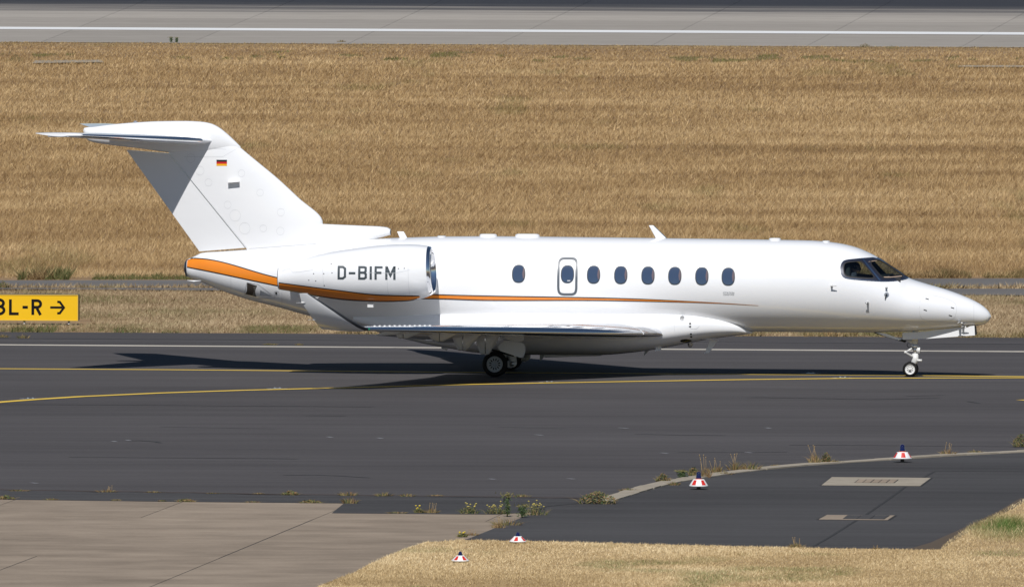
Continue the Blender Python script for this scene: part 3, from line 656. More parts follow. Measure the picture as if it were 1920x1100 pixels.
b = MB(); (x0, z0), (x1, z1) = A(351, 525.5, -.3), A(377, 526, -.3); b.tube([(x0, -.30, z0), ((x0 + x1) / 2, -.31, z0 - .02), (x1, -.28, z1)], [.006, .02, .008], 8); b.build('tail_strake', WHITE, P)
# builder's small script under the last cabin window
def text_on(body, size, cx, cz, name, m_):
    cu = bpy.data.curves.new(name, 'FONT'); cu.body = body; cu.size = size; cu.align_x = 'CENTER'; cu.fill_mode = 'FRONT'
    to = bpy.data.objects.new('t', cu); COL.objects.link(to); dg = bpy.context.evaluated_depsgraph_get(); me = bpy.data.meshes.new_from_object(to.evaluated_get(dg))
    bpy.data.objects.remove(to); bb = MB(); bb.add([fus.side(cx + v.co.x, cz + v.co.y, .005) for v in me.vertices], [tuple(p.vertices) for p in me.polygons]); return bb.build(name, m_, P)
x, z = XZ(1366.3, 550.3); text_on('CITATION', .058, x, z, 'type_lettering', RING); x, z = XZ(1366.3, 553.5); text_on('LONGITUDE', .046, x, z, 'type_lettering', RING)

# ---- undercarriage
def wheel(name, c, r, wd, rim_r, m_rim, sg, main):
    h = wd / 2; b = MB(); prof = [(-h * .55, rim_r), (-h * .9, rim_r + (r - rim_r) * .25), (-h, rim_r + (r - rim_r) * .55), (-h * .85, r - .028), (-h * .55, r - .006), (-h * .28, r), (-h * .26, r - .008), (-h * .2, r - .008), (-h * .18, r), (h * .18, r), (h * .2, r - .008), (h * .26, r - .008), (h * .28, r), (h * .55, r - .006), (h * .85, r - .028), (h, rim_r + (r - rim_r) * .55), (h * .9, rim_r + (r - rim_r) * .25), (h * .55, rim_r)]
    b.lathe(prof, c, 'y', 48); wo = b.build(name, RUBBER, P)
    b = MB(); cx, cy, cz = c; yo = cy - h * .62
    n_h = 12 if main else 8
    b.lathe([(-h * .95, rim_r * 1.0), (-h * 1.0, rim_r * .97), (-h * .80, rim_r * .93), (-h * .62, rim_r * .86)], c, 'y', 40)
    holes = []
    for i in range(n_h):
        a = 2 * math.pi * (i + .5) / n_h; rc = rim_r * (.58 if main else .55); ca, sa = math.cos(a), math.sin(a); hl, hw_ = rim_r * (.17 if main else .12), rim_r * (.075 if main else .09)
        holes.append([(cx + (rc + u * hl) * ca - v * hw_ * sa, cz + (rc + u * hl) * sa + v * hw_ * ca) for u, v in [(math.cos(q), math.sin(q)) for q in [2 * math.pi * j / 12 for j in range(12)]]])
    disc = [(cx + rim_r * .87 * math.cos(q), cz + rim_r * .87 * math.sin(q)) for q in [2 * math.pi * j / 40 for j in range(40)]]
    sheet(disc, lambda u, v: (u, yo, v), holes, .03, b)
    b.lathe([(-.055, 0), (-.05, rim_r * .16), (-.03, rim_r * .24), (0, rim_r * .27)], (cx, yo, cz), 'y', 24)
    b.lathe([(-.012, rim_r * .30), (-.012, rim_r * .34), (0, rim_r * .36)], (cx, yo, cz), 'y', 24)
    b.build('rim', m_rim, wo)
    b = MB(); b.lathe([(0, rim_r * .9), (.001, 0)], (cx, yo + .06, cz), 'y', 32); b.build('brake_disc', DARK, wo); return wo
MR = .300
for sg in (-1, 1):
    for yy in (1.85, 1.50): wheel('main_wheel', (0, sg * yy, MR), MR, .19, .190, GEARG, sg, True)
    lx, lz = A(963, 681.5, -1.7); pz = lz; b = MB()
    b.tube([(0, sg * 1.675, MR), (lx - .05, sg * 1.675, lz - .02)], [.065, .085], 12); b.tube([(0, sg * 1.45, MR), (0, sg * 1.90, MR)], .05, 12)
    b.tube([(lx - .02, sg * 1.60, lz), (lx - .02, sg * 1.76, lz)], .085, 16)
    ux, uz = A(958, 640, -1.7); b.tube([(lx - .02, sg * 1.675, lz), (ux, sg * 1.675, uz + .1)], [.10, .085], 14)
    sx, sz = A(912, 652, -1.7); b.tube([(.18, sg * 1.675, MR + .10), (lx - .14, sg * 1.675, lz + .40)], [.05, .055], 12)
    leg = b.build('main_gear_leg', GEARW, P)
    b = MB(); (ax, az), (bx, bz) = A(903, 650.5, -1.75), A(964, 666, -1.75); b.tube([(ax, sg * 1.80, az), (bx, sg * 1.78, bz)], [.022, .03], 8); b.build('side_brace', DARK, leg)
    b = MB(); b.tube([(lx - .02, sg * 1.78, lz), (lx - .02, sg * 1.80, lz)], .055, 12); b.build('pivot_bolt', STEEL, leg)
    yo = sg * 1.93
    dr = MB(); dr.prism(smooth_poly([A(*p, -1.95) for p in ((930, 655), (941, 641), (950, 637.5), (978, 641), (985, 648), (985, 660), (980, 672), (963, 666))], 1), yo - .02, yo + .02); o = dr.build('main_gear_door', WHITE, P, False)
    dr = MB(); dr.prism(smooth_poly([A(*p, -1.95) for p in ((944, 629), (952, 626), (978, 627), (984, 633), (980, 641), (951, 637))], 1), yo - .02, yo + .02); dr.build('main_gear_door', WHITE, P, False)
nxp, nzp = A(1706.5, 690, -.15)
NR = .178
for sg in (-1, 1): wheel('nose_wheel', (nxp, sg * .15, NR), NR, .125, .118, GEARW, sg, False)
b = MB(); tx_, tz_ = A(1714.5, 655, 0); ax_, az_ = A(1714, 668, 0); k1 = Vector((tx_ + .01, 0, tz_ + .55)); fk = Vector((A(1716, 672, 0)[0], 0, A(1716, 672, 0)[1]))
b.tube([k1, (tx_ + .005, 0, A(1715, 646, 0)[1])], [.075, .07], 14)
b.tube([(tx_ + .005, 0, A(1715, 647, 0)[1]), (tx_ + .004, 0, A(1715, 650, 0)[1])], .095, 14)
b.tube([fk + Vector((0, 0, .12)), fk + Vector((.005, 0, -.02)), (nxp, 0, NR)], [.075, .08, .05], 12); b.tube([(nxp, -.2, NR), (nxp, .2, NR)], .03, 10)
b.box(fk + Vector((.10, 0, -.04)), (.12, .12, .05)); b.prism([A(*p, 0) for p in ((1698, 637), (1716, 637), (1716, 645), (1710, 645))], -.03, .03); ng = b.build('nose_gear_leg', GEARW, P)
b = MB(); b.tube([(tx_ + .003, 0, A(1714, 648, 0)[1]), fk + Vector((0, 0, .1))], .042, 12); b.build('oleo_piston', STEEL, ng)
b = MB(); q0, q1, q2 = [Vector((A(*p, 0)[0], 0, A(*p, 0)[1])) for p in ((1710, 652), (1698, 660), (1712, 668))]
for s_ in (-.05, .05): b.tube([q0 + Vector((0, s_, 0)), q1 + Vector((0, s_ * .4, 0)), q2 + Vector((0, s_, 0))], [.028, .03, .028], 8)
b.tube([q1 + Vector((0, -.05, 0)), q1 + Vector((0, .05, 0))], .035, 8); b.build('torque_link', GEARW, ng)
b = MB(); lx, lz = A(1722, 656.5, -.05); b.lathe([(-.05, .03), (-.02, .07), (.03, .075), (.04, .07)], (lx, -.02, lz), 'x', 16); b.tube([(lx, -.02, lz), (tx_, 0, lz)], .02, 6); o = b.build('taxi_light', GEARW, ng); b = MB(); b.lathe([(.041, .066), (.046, 0)], (lx, -.02, lz), 'x', 16); b.build('lamp_glass', DARK, o)
b = MB(); b.tube([Vector((A(*p, -.06)[0], -.06, A(*p, -.06)[1])) for p in ((1703, 642), (1700.5, 647), (1703, 651), (1709, 652))], .008, 6); b.build('hydraulic_hose', DARK, ng)
b = MB(); (ax, az), (bx, bz) = A(1640, 623, -.1), A(1698, 640, -.1); b.tube([(ax, -.1, az), (bx, -.1, bz)], [.02, .03], 8); b.tube([(ax, .1, az), (bx, .1, bz)], .02, 8); b.build('drag_brace', DARK, P)
b = MB(); b.prism([A(*p, -.22) for p in ((1641, 622.5), (1660, 625), (1691, 636), (1685, 637.5), (1662, 631))], -.23, -.20); b.build('nose_gear_door', WHITE, P, False)
DOOR = ((1691.5, 624.5), (1740, 621.5), (1755, 618.5), (1800, 614), (1826.5, 610.5), (1827.5, 628.7), (1740, 634.8), (1692, 637))
for sg in (-1, 1):
    b = MB(); b.prism([A(*p, -.30) for p in DOOR], sg * .185 - .02, sg * .185 + .02); b.build('nose_gear_door', WHITE, P, False)
b = MB(); (x0, z0), (x1, z1) = A(1826.5, 613, -.2), A(1827.5, 628, -.2); b.prism([(x0 - .01, z0 + .02), (x0 + .03, z0), (x1 + .03, z1), (x1 - .01, z1)], -.16, .20); b.build('door_front_edge', DARK, P, False)  # dark piece across the front edges of the nose gear doors

# ---- the pilot, seated on the near side of the cockpit
def person():
    hx, hz = A(1605, 500.5, -.48); y = -.48
    V = {'pel': (hx - .10, y, hz - .72), 'bel': (hx - .10, y, hz - .50), 'che': (hx - .09, y, hz - .28), 'nek': (hx - .04, y, hz - .14), 'hed': (hx - .02, y, hz - .07)}
    R_ = {'pel': .15, 'bel': .145, 'che': .16, 'nek': .062, 'hed': .07}; E = [('pel', 'bel'), ('bel', 'che'), ('che', 'nek'), ('nek', 'hed')]
    for s, k in ((-1, 'r'), (1, 'l')):
        V.update({'sh' + k: (hx - .08, y + s * .17, hz - .22), 'el' + k: (hx + .06, y + s * .21, hz - .46), 'wr' + k: (hx + .27, y + s * .10, hz - .42), 'hip' + k: (hx - .06, y + s * .09, hz - .76), 'kn' + k: (hx + .38, y + s * .11, hz - .70), 'an' + k: (hx + .52, y + s * .11, hz - 1.08), 'to' + k: (hx + .68, y + s * .11, hz - 1.10)})
        R_.update({'sh' + k: .07, 'el' + k: .048, 'wr' + k: .032, 'hip' + k: .10, 'kn' + k: .065, 'an' + k: .045, 'to' + k: .035})
        E += [('che', 'sh' + k), ('sh' + k, 'el' + k), ('el' + k, 'wr' + k), ('pel', 'hip' + k), ('hip' + k, 'kn' + k), ('kn' + k, 'an' + k), ('an' + k, 'to' + k)]
        pm = (hx + .34, y + s * .09, hz - .41); V['pa' + k] = pm; R_['pa' + k] = .033; E.append(('wr' + k, 'pa' + k))
        for i in range(4):
            d = (i - 1.5) * .018; l_ = (.030, .034, .032, .025)[i]
            V[f'f{i}a{k}'] = (pm[0] + .035, pm[1] + d, pm[2] + .012); V[f'f{i}b{k}'] = (pm[0] + .035 + l_, pm[1] + d, pm[2] - .006); V[f'f{i}c{k}'] = (pm[0] + .03 + l_, pm[1] + d, pm[2] - .036)
            for q in 'abc': R_[f'f{i}{q}{k}'] = .0085
            E += [('pa' + k, f'f{i}a{k}'), (f'f{i}a{k}', f'f{i}b{k}'), (f'f{i}b{k}', f'f{i}c{k}')]
        V['tha' + k] = (pm[0] + .01, pm[1] - s * .035, pm[2] - .005); V['thb' + k] = (pm[0] + .045, pm[1] - s * .045, pm[2] - .02); R_['tha' + k] = R_['thb' + k] = .010; E += [('pa' + k, 'tha' + k), ('tha' + k, 'thb' + k)]
    names = list(V); me = bpy.data.meshes.new('person'); me.from_pydata([V[q] for q in names], [(names.index(a), names.index(c)) for a, c in E], [])
    o = bpy.data.objects.new('person', me); COL.objects.link(o); o.matrix_world = Matrix.LocRotScale(JET0, Matrix.Rotation(-PSI, 3, 'Z'), None)
    o.modifiers.new('skin', 'SKIN'); sd = o.modifiers.new('sub', 'SUBSURF'); sd.levels = sd.render_levels = 1
    for i, q in enumerate(names): me.skin_vertices[0].data[i].radius = (R_[q], R_[q]); me.skin_vertices[0].data[i].use_root = (q == 'pel')
    shirt = mat('pilot_shirt', (.06, .07, .10), .8); me.materials.append(shirt)
    skin = mat('skin', (.42, .24, .17), .55); hair = mat('hair', (.03, .022, .016), .6)
    # head with brow, nose, lips and chin, profile (radius per height) pulled forward for the face
    b = MB(); rs = []
    prof = [(-.120, .050, .050, .025), (-.105, .062, .072, .040), (-.085, .066, .083, .030), (-.070, .068, .088, .026), (-.055, .070, .090, .024), (-.035, .073, .094, .018), (-.015, .075, .096, .014), (.005, .077, .098, .010), (.030, .078, .100, .006), (.060, .074, .096, 0), (.090, .058, .078, -.004), (.112, .028, .040, -.006)]
    for dz, ry, rx_, fx in prof:
        ring = []
        for j in range(28):
            q = 2 * math.pi * j / 28; cx_ = math.cos(q); x_ = rx_ * cx_ + fx * max(0, cx_)
            face = max(0., cx_) ** 14
            x_ += face * {-.085: .004, -.070: .008, -.055: .006, -.035: .024, -.015: .016, .005: .0, .030: .004}.get(dz, 0)
            if dz == .005 and .45 < abs(q if q < math.pi else q - 2 * math.pi) < .8: x_ -= .007
            ring.append((hx + x_ - .01, y + ry * math.sin(q), hz + dz))
        rs.append(ring)
    b.rings(rs)
    for s in (-1, 1): b.lathe([(-.012 * s, .012), (.0, .026), (.010 * s, .022)], (hx - .01, y + s * .078, hz - .015), 'y', 14)
    hd = b.build('head', skin, o)
    b = MB(); b.rings([[(p[0] - .006 + (hx - .03 - p[0]) * -.05, y + (p[1] - y) * 1.07, p[2] + .006) for p in r] for r in rs[8:]], True, False, True)
    b.rings([[(min(p[0], hx - .035) - .006, y + (p[1] - y) * 1.04, p[2]) for p in r] for r in rs[5:10]], True, False, False); b.build('hair', hair, hd)
    for s in (-1, 1):
        b = MB(); b.lathe([(-.008, .006), (0, .010), (.008, .006)], (hx + .083, y + s * .032, hz + .006), 'y', 10); b.build('eye', DARK, hd)
    b = MB(); b.tube([(hx + .0, y + .10 * math.cos(q), hz - .01 + .135 * math.sin(q)) for q in np.linspace(0, math.pi, 14)], .011, 6)
    for s in (-1, 1): b.lathe([(-.02, .035), (.02, .035), (.02, 0), (-.02, 0)], (hx - .005, y + s * .095, hz - .015), 'y', 16)
    b.tube([(hx, y - .10, hz - .03), (hx + .07, y - .085, hz - .065), (hx + .115, y - .03, hz - .06)], .005, 6); b.lathe([(-.012, .010), (.012, .010)], (hx + .118, y - .02, hz - .06), 'y', 10, 0, True)
    b.build('headset', DARK, o)
    return tag(o, 'pilot in dark shirt with headset and microphone seated inside the cockpit', 'person')
person()

# ================================================================== THE AIRFIELD
def tarmac(name, c0, c1, streak=1.0, rough=0.85, warm=(1.03, 1.0, 1.01)):
    mt = mat(name, (c0,) * 3, rough, 0, 0, 0.06); k = N(mt); d = math.radians(4)
    f1 = k.noise((.010 / streak, .55, 1), 1, 5, .6, rot=d); f2 = k.noise((.05, .12, 1), 1, 4, .55, rot=d); f3 = k.noise((9, 9, 9), 1, 3, .7); f4 = k.noise((.25, 2.2, 1), 1, 4, .6, rot=d)
    a = k.math('ADD', k.math('MULTIPLY', f1, .34), k.math('MULTIPLY', f2, .30)); a = k.math('ADD', a, k.math('MULTIPLY', f3, .16)); a = k.math('ADD', a, k.math('MULTIPLY', f4, .20))
    k.color(k.ramp(a, [(.38, tuple(c0 * q for q in warm)), (.62, tuple(c1 * q for q in warm))])); k.bump(f3, .25, .006); return mt
ASPH = tarmac('taxiway_asphalt', .058, .094, 2.0, warm=(1.07, 1.0, 1.02))
PADM = tarmac('pad_asphalt', .044, .084, .6, warm=(1.03, 1.0, 1.02))
ROADM = tarmac('service_road_asphalt', .115, .165, 1.0, warm=(1.06, 1.0, .96))
def concrete(name, c0, c1, sx=.12, sy=.8):
    mt = mat(name, c0, .9, 0, 0, .3); k = N(mt)
    f1 = k.noise((sx, sy, 1), 1, 6, .65, rot=.07); f2 = k.noise((.5, .5, 1), 1, 5, .6); f3 = k.noise((14, 14, 14), 1, 3, .7)
    oi = k.n('ShaderNodeObjectInfo').outputs['Random']
    a = k.math('ADD', k.math('MULTIPLY', f1, .45), k.math('MULTIPLY', f2, .30)); a = k.math('ADD', a, k.math('MULTIPLY', f3, .14)); a = k.math('ADD', a, k.math('MULTIPLY', oi, .07))
    k.color(k.ramp(a, [(.34, c0), (.66, c1)])); k.bump(f3, .2, .005); return mt
CONC = concrete('apron_concrete', (.185, .145, .107), (.375, .300, .228), .35, .7)
KERBM = concrete('kerb_concrete', (.26, .225, .175), (.40, .35, .28), 2, 2)
def wornpaint(name, col, under, amt=.42):
    mt = mat(name, col, .7, 0, 0, .3); k = N(mt); f = k.noise((1.6, 5, 1), 1, 6, .75); f2 = k.noise((.15, .6, 1), 1, 3, .6)
    a = k.math('ADD', k.math('MULTIPLY', f, .7), k.math('MULTIPLY', f2, .3)); k.color(k.ramp(a, [(amt - .10, under), (amt, tuple(c * .85 for c in col)), (.75, col)])); return mt
YEL = wornpaint('yellow_marking', (.80, .54, .075), (.30, .21, .06), .36)
WHL = wornpaint('white_edge_marking', (.58, .53, .45), (.16, .15, .14), .44)
RWL = wornpaint('runway_white_marking', (.82, .82, .81), (.60, .59, .57), .30)
SOIL = mat('dry_soil', (.235, .150, .075), 1); k = N(SOIL); k.color(k.ramp(k.noise((.8, .8, .8), 1, 6, .7), [(.3, (.19, .12, .06)), (.7, (.34, .22, .11))]))

def line(y0, y1): return lambda x: y0 + (y1 - y0) * x / 1920
FARX = (-2200, -700, 0, 640, 1280, 1920, 2700, 4200)
def strip(name, top, bot, z, mt, xs=FARX):
    b = MB(); n = len(xs)
    b.add([G(x, top(x), 0) + Vector((0, 0, z)) for x in xs] + [G(x, bot(x), 0) + Vector((0, 0, z)) for x in xs], [(i, i + n, i + n + 1, i + 1) for i in range(n - 1)]); return struct(b.build(name, mt, None, False))
def patch(name, pts, z, mt, parent=None):
    b = MB(); P_ = [G(*p) for p in pts]; r = delaunay_2d_cdt([Vector((p.x, p.y)) for p in P_], [(i, (i + 1) % len(P_)) for i in range(len(P_))], [], 1, 1e-6)
    b.add([(v.x, v.y, z) for v in r[0]], [tuple(f) for f in r[2]]); o = b.build(name, mt, parent, False); return o
def groundline(name, pts, wd, z, mt, parent=None, wob=0.0, step=.6):
    Q = [G(*p) for p in pts]; D = []
    for a, c in zip(Q, Q[1:]):
        n = max(1, int((c - a).length / step)); D += [a.lerp(c, i / n) for i in range(n)]
    D.append(Q[-1]); D = [(p.x + random.uniform(-wob, wob) * .3, p.y + random.uniform(-wob, wob)) for p in D]
    return ribbon(D, wd, lambda u, v: (u, v, z), step=50).build(name, mt, parent, False)

b = MB(); b.add([(-3500, -900, -.03), (3500, -900, -.03), (3500, 6000, -.03), (-3500, 6000, -.03)], [(0, 1, 2, 3)]); struct(b.build('ground', SOIL, None, False))
grass_edge = line(622.0, 632.8); rwy_edge = line(78.8, 89.2)
taxi = strip('taxiway', grass_edge, lambda x: 1900, 0.0, ASPH)
# faint joints and cracks in the taxiway surface
CRACK = mat('crack_seal', (.022, .021, .022), .8); CRACKB = mat('crack_with_soil', (.040, .024, .018), .95)
for pts, wd in (([(-700, 631), (0, 634.5), (700, 638.5), (1300, 641), (1920, 645), (2600, 649)], .16), ([(-700, 754), (0, 758), (350, 760), (700, 762.5)], .10), ([(1405, 745), (1500, 746), (1640, 749), (1760, 746)], .10), ([(130, 857), (340, 858), (560, 860)], .07), ([(532, 890.5), (590, 890), (640, 892), (693, 895.5)], .08), ([(237, 826), (262, 825.5), (290, 827.5), (300, 830)], .09), ([(572, 779), (650, 779.5)], .08), ([(1190, 813), (1270, 815), (1360, 816)], .07), ([(1480, 834), (1640, 834.5), (1760, 836), (1920, 837)], .08), ([(1270, 848), (1330, 848), (1475, 847)], .07), ([(1700, 742.5), (1770, 741)], .08), ([(1815, 752.5), (1835, 756)], .09), ([(930, 800), (1060, 803)], .06), ([(300, 800), (520, 804)], .06)):
    groundline('crack', pts, wd, .004, CRACK, taxi, .05)
groundline('crack', [(-700, 912), (0, 919), (215, 922.5), (430, 926), (640, 929), (860, 931.5), (1090, 935)], .24, .020, CRACKB, taxi, .10, .35)
strip('taxiway_edge_line', lambda x: 645.2 + 12.8 * x / 1920, lambda x: 647.3 + 12.8 * x / 1920, .004, WHL)
b = None
struct(groundline('taxiway_centre_line', [(-900, 685.5), (0, 691), (300, 692.8), (545, 694.8), (900, 698), (1330, 701.2), (1708, 703.6), (1920, 705.8), (2700, 713)], .34, .004, YEL))
struct(groundline('taxiway_turn_line', [(-900, 868), (-400, 792), (0, 753.8), (60, 749.3), (150, 743.5), (300, 736.8), (450, 731.8), (640, 727), (860, 721.2), (1000, 718.4), (1200, 714.9), (1400, 711.6), (1600, 709.2), (1920, 708.3), (2700, 713)], .34, .008, YEL))
struct(groundline('taxiway_branch_line', [(1914, 750.5), (2000, 747), (2400, 736)], .34, .008, YEL))
# pale scuffs
SCUFF = mat('pale_scuff', (.20, .20, .21), .8)
for px, py, q in ((214, 827, 6), (240, 825, 6), (618, 819, 8), (712, 821, 8), (922, 897.5, 10), (1070, 897, 12), (1245, 849, 12), (1404, 848, 12), (1168, 802, 18), (1010, 815, 14), (1440, 802, 8), (64, 905, 12)):
    groundline('scuff_mark', [(px - q / 2, py - .5), (px, py), (px + q / 2, py + .8)], .10, .0045, SCUFF, taxi)

# ---- concrete apron in the near left, slab by slab
apron = struct(empty('apron', G(300, 1000)))
def slabobj(quad, z, th, mt, parent, name, gap):
    c = sum(quad, Vector()) / 4; q = []
    for p in quad:
        d = c - p; q.append(p + d.normalized() * gap * 1.4)
    b = MB(); b.add([(p.x, p.y, z) for p in q] + [(p.x, p.y, z - th) for p in q], [(0, 1, 2, 3), (0, 4, 5, 1), (1, 5, 6, 2), (2, 6, 7, 3), (3, 7, 4, 0)])
    o = b.build(name, mt, None, False)
    if parent: o.parent = parent; o.matrix_parent_inverse = parent.matrix_world.inverted() if not parent.location.length else Matrix.Translation(-parent.location)
    return o
SEALM = mat('joint_sealant', (.028, .026, .026), .9)
o = patch('joint_bed', [(-900, 925), (700, 946), (1100, 948), (1100, 1400), (-900, 1400)], .0025, SEALM); struct(o)
va, vb = G(330, 1080), G(640, 952); vdir = (vb - va).normalized(); ua, ub = G(0, 936.6), G(640, 943.6); udir = (ub - ua).normalized()
det = udir.x * vdir.y - udir.y * vdir.x
def uv(p): d = p - vb; return ((d.x * vdir.y - d.y * vdir.x) / det, (udir.x * d.y - udir.y * d.x) / det)
def fromuv(u, v): return vb + udir * u + vdir * v
rows = [uv(G(640, y))[1] for y in (943.4, 974.5, 1010, 1049, 1090, 1135)]
cuts = [[(342, 941), (640, 952), (20, 937)], None, None, [(55, 1048), (330, 1080)], None]
W0 = uv(G(342, 941))[0]; step_u = abs(W0 - 0.0)
for r in range(5):
    v0, v1 = rows[r + 1], rows[r]
    us = {0: [-3 * step_u, -2 * step_u, W0, 0, step_u, 2 * step_u], 1: [-24, -12, 0, 9], 2: [-24, -12, 0, 9], 3: [-24, uv(G(10, 1065))[0], 0, 9], 4: [-24, uv(G(10, 1065))[0], 0, 9]}[r]
    for u0, u1 in zip(us, us[1:]): slabobj([fromuv(u0, v0), fromuv(u1, v0), fromuv(u1, v1), fromuv(u0, v1)], .007, .06, CONC, apron, 'slab', .012)
b = MB()
pad = patch('asphalt_pad', [(-900, 912.5), (0, 919.5), (640, 929.5), (1090, 935.5), (1140, 937.5), (1180, 926), (1220, 914.5), (1260, 905), (1310, 897), (1360, 889.5), (1420, 882), (1500, 874), (1560, 869.5), (1700, 860.3), (1800, 854.3), (1920, 848.3), (2500, 822), (2500, 1500), (700, 1500), (800, 1060), (860, 1016), (885, 1007.5), (930, 989.5), (960, 978), (1000, 961.5), (1002, 960), (930, 964.8), (800, 963.8), (622, 962.3), (645, 943.8), (340, 941), (0, 936.6), (-900, 927.5)], .012, PADM); struct(pad)
SEAMP = mat('pad_joint', (.024, .023, .023), .9)
for pts, wd in (([(1751.5, 885), (1727, 898), (1698, 913), (1660, 941), (1623.7, 966), (1604, 977), (1559, 1006), (1519, 1028)], .055), ([(1751.5, 885), (1820, 884.5), (1980, 885)], .06), ([(1134, 940), (1100, 943.5), (1060, 946.5), (1025, 950), (1002, 959)], .06)): groundline('pad_seam', pts, wd, .016, SEAMP, pad, .015)
# kerb of concrete edging blocks
kerb = struct(empty('kerb', G(1250, 906)))
KP = [G(*p) for p in ((1134, 939.5), (1150, 934.2), (1180, 925), (1220, 913.2), (1260, 903.8), (1310, 895.5), (1360, 888.3), (1420, 880.8), (1500, 873), (1560, 868.8), (1700, 859.6), (1800, 853.6), (1920, 847.5), (2100, 838.5), (2300, 829.5))]
acc = []
for a, c in zip(KP, KP[1:]):
    n = max(1, round((c - a).length / .9)); acc += [a.lerp(c, i / n) for i in range(n)]
for a, c in zip(acc, acc[1:]):
    d = (c - a).normalized(); nn = Vector((-d.y, d.x, 0)) * random.uniform(.19, .215); j = Vector((random.uniform(-.012, .012), random.uniform(-.012, .012), 0)); e = d * .012
    slabobj([a + e - nn + j, c - e - nn + j, c - e + nn + j, a + e + nn + j], .035 + random.uniform(-.006, .008), .06, KERBM, kerb, 'kerb_stone', .0)
# access covers in the pad
def cover(name, quad, inner, label, dark):
    root = empty(name, G(*quad[0])); tag(root, label, 'access cover', None)
    def pc(nm, q, z, mt, gap=0.0):
        Q = [G(*p) for p in q]; return slabobj(Q, z, .03, mt, root, nm, gap)
    pc('joint_frame', quad, .017, SEAMP, -.03); s_ = pc('concrete_slab', quad, .022, KERBM if not dark else CONC, .02)
    fr = pc('cover_frame', inner, .024, SEAMP, -.015)
    Q = [G(*p) for p in inner]; n = 5 if not dark else 3
    for i in range(n):
        t0, t1 = i / n + .012, (i + 1) / n - .012
        pc_q = [Q[0].lerp(Q[3], t0), Q[0].lerp(Q[3], t1), Q[1].lerp(Q[2], t1), Q[1].lerp(Q[2], t0)]
        slabobj([pc_q[0], pc_q[1], pc_q[2], pc_q[3]], .027 + .002 * (i % 2), .02, PADM if dark else CONC, root, 'cover_plate', .0)
cover('access_cover', ((1539, 910.8), (1558.6, 895.4), (1746.8, 897), (1726.5, 912.2)), ((1602.6, 906.2), (1610.5, 900), (1684, 900.8), (1676, 906.9)), 'pale concrete access cover with inset plates set in the dark asphalt, behind the darker one', False)
cover('access_cover', ((1533.5, 974.8), (1549, 966.2), (1679.6, 967.2), (1666, 976)), ((1581, 974), (1590, 967.3), (1668, 967.8), (1657, 974.8)), 'narrow darker access cover nearest the foreground grass in the asphalt pad', True)

# ---- runway at the back, slab by slab
rb = [(-490, -305), (-205, -3), (78, 277), (358, 553), (653, 830), (934, 1112), (1223, 1392), (1513, 1677), (1802, 1966), (2095, 2255), (2390, 2545)]
runway = struct(empty('runway', G(960, 60)))
RWC = concrete('runway_concrete', (.26, .235, .205), (.37, .335, .295), .03, .35)
e0, e1 = G(0, 78.8), G(1920, 89.2); rdir = (e1 - e0).normalized(); rn = Vector((-rdir.y, rdir.x, 0))
k = N(RWC); col_in = RWC.node_tree.nodes['Principled BSDF'].inputs['Base Color']; cur = col_in.links[0].from_socket
dt = k.n('ShaderNodeVectorMath', operation='DOT_PRODUCT'); k.l(k.pos(), dt.inputs[0]); dt.inputs[1].default_value = rn
sN = k.math('SUBTRACT', dt.outputs['Value'], e0.dot(rn))
S = lambda y0: (G(0, y0) - e0).dot(rn)
mp = k.n('ShaderNodeMapping'); mp.inputs['Rotation'].default_value = (0, 0, -math.atan2(rdir.y, rdir.x)); k.l(k.pos(), mp.inputs[0])
nz = k.noise((.010, .16, 1), 1, 6, .72, mp.outputs[0]); nz2 = k.noise((.06, 1.1, 1), 1, 4, .7, mp.outputs[0])
tt = k.math('ADD', sN, k.math('MULTIPLY', k.math('SUBTRACT', nz, .5), 60.)); tt = k.math('ADD', tt, k.math('MULTIPLY', k.math('SUBTRACT', nz2, .5), 55.))
mr = k.n('ShaderNodeMapRange'); k.l(tt, mr.inputs['Value']); mr.inputs['From Min'].default_value = S(31); mr.inputs['From Max'].default_value = S(3)
rub = k.ramp(mr.outputs[0], [(.10, g3(0)), (.45, g3(.22)), (.72, g3(.75)), (1.0, g3(1))])
inner = k.n('ShaderNodeMapRange'); k.l(sN, inner.inputs['Value']); inner.inputs['From Min'].default_value = S(33.4); inner.inputs['From Max'].default_value = S(32.6)
c1 = k.mix(cur, (1.18, 1.18, 1.18), inner.outputs[0], 'MULTIPLY'); k.color(k.mix(c1, (.030, .031, .038), rub))
def jpt(i, t): B, T = rb[i]; B0 = Vector((B, rwy_edge(B))); return B0.lerp(Vector((T, 0)), t)
ts = [0.0, .575, 1.0, 1.32]
for i in range(len(rb) - 1):
    for t0, t1 in zip(ts, ts[1:]):
        slabobj([G(*jpt(i, t0)), G(*jpt(i + 1, t0)), G(*jpt(i + 1, t1)), G(*jpt(i, t1))], .012, .05, RWC, runway, 'slab', .055)
strip('runway_joint_bed', lambda x: -60 + 10.4 * x / 1920, rwy_edge, -.01, SEALM)
strip('runway_edge_line', line(51.4, 61.8), line(55.8, 66.3), .024, RWL)
o = strip('runway_far_side', lambda x: -220, lambda x: -20, -.004, mat('rubbered_runway', (.035, .036, .042), .9))
# ---- service road
strip('service_road', line(525.8, 522.2), line(538.4, 537.6), .006, ROADM); strip('service_road', line(539.8, 541.6), line(542.2, 554.0), .010, ROADM)

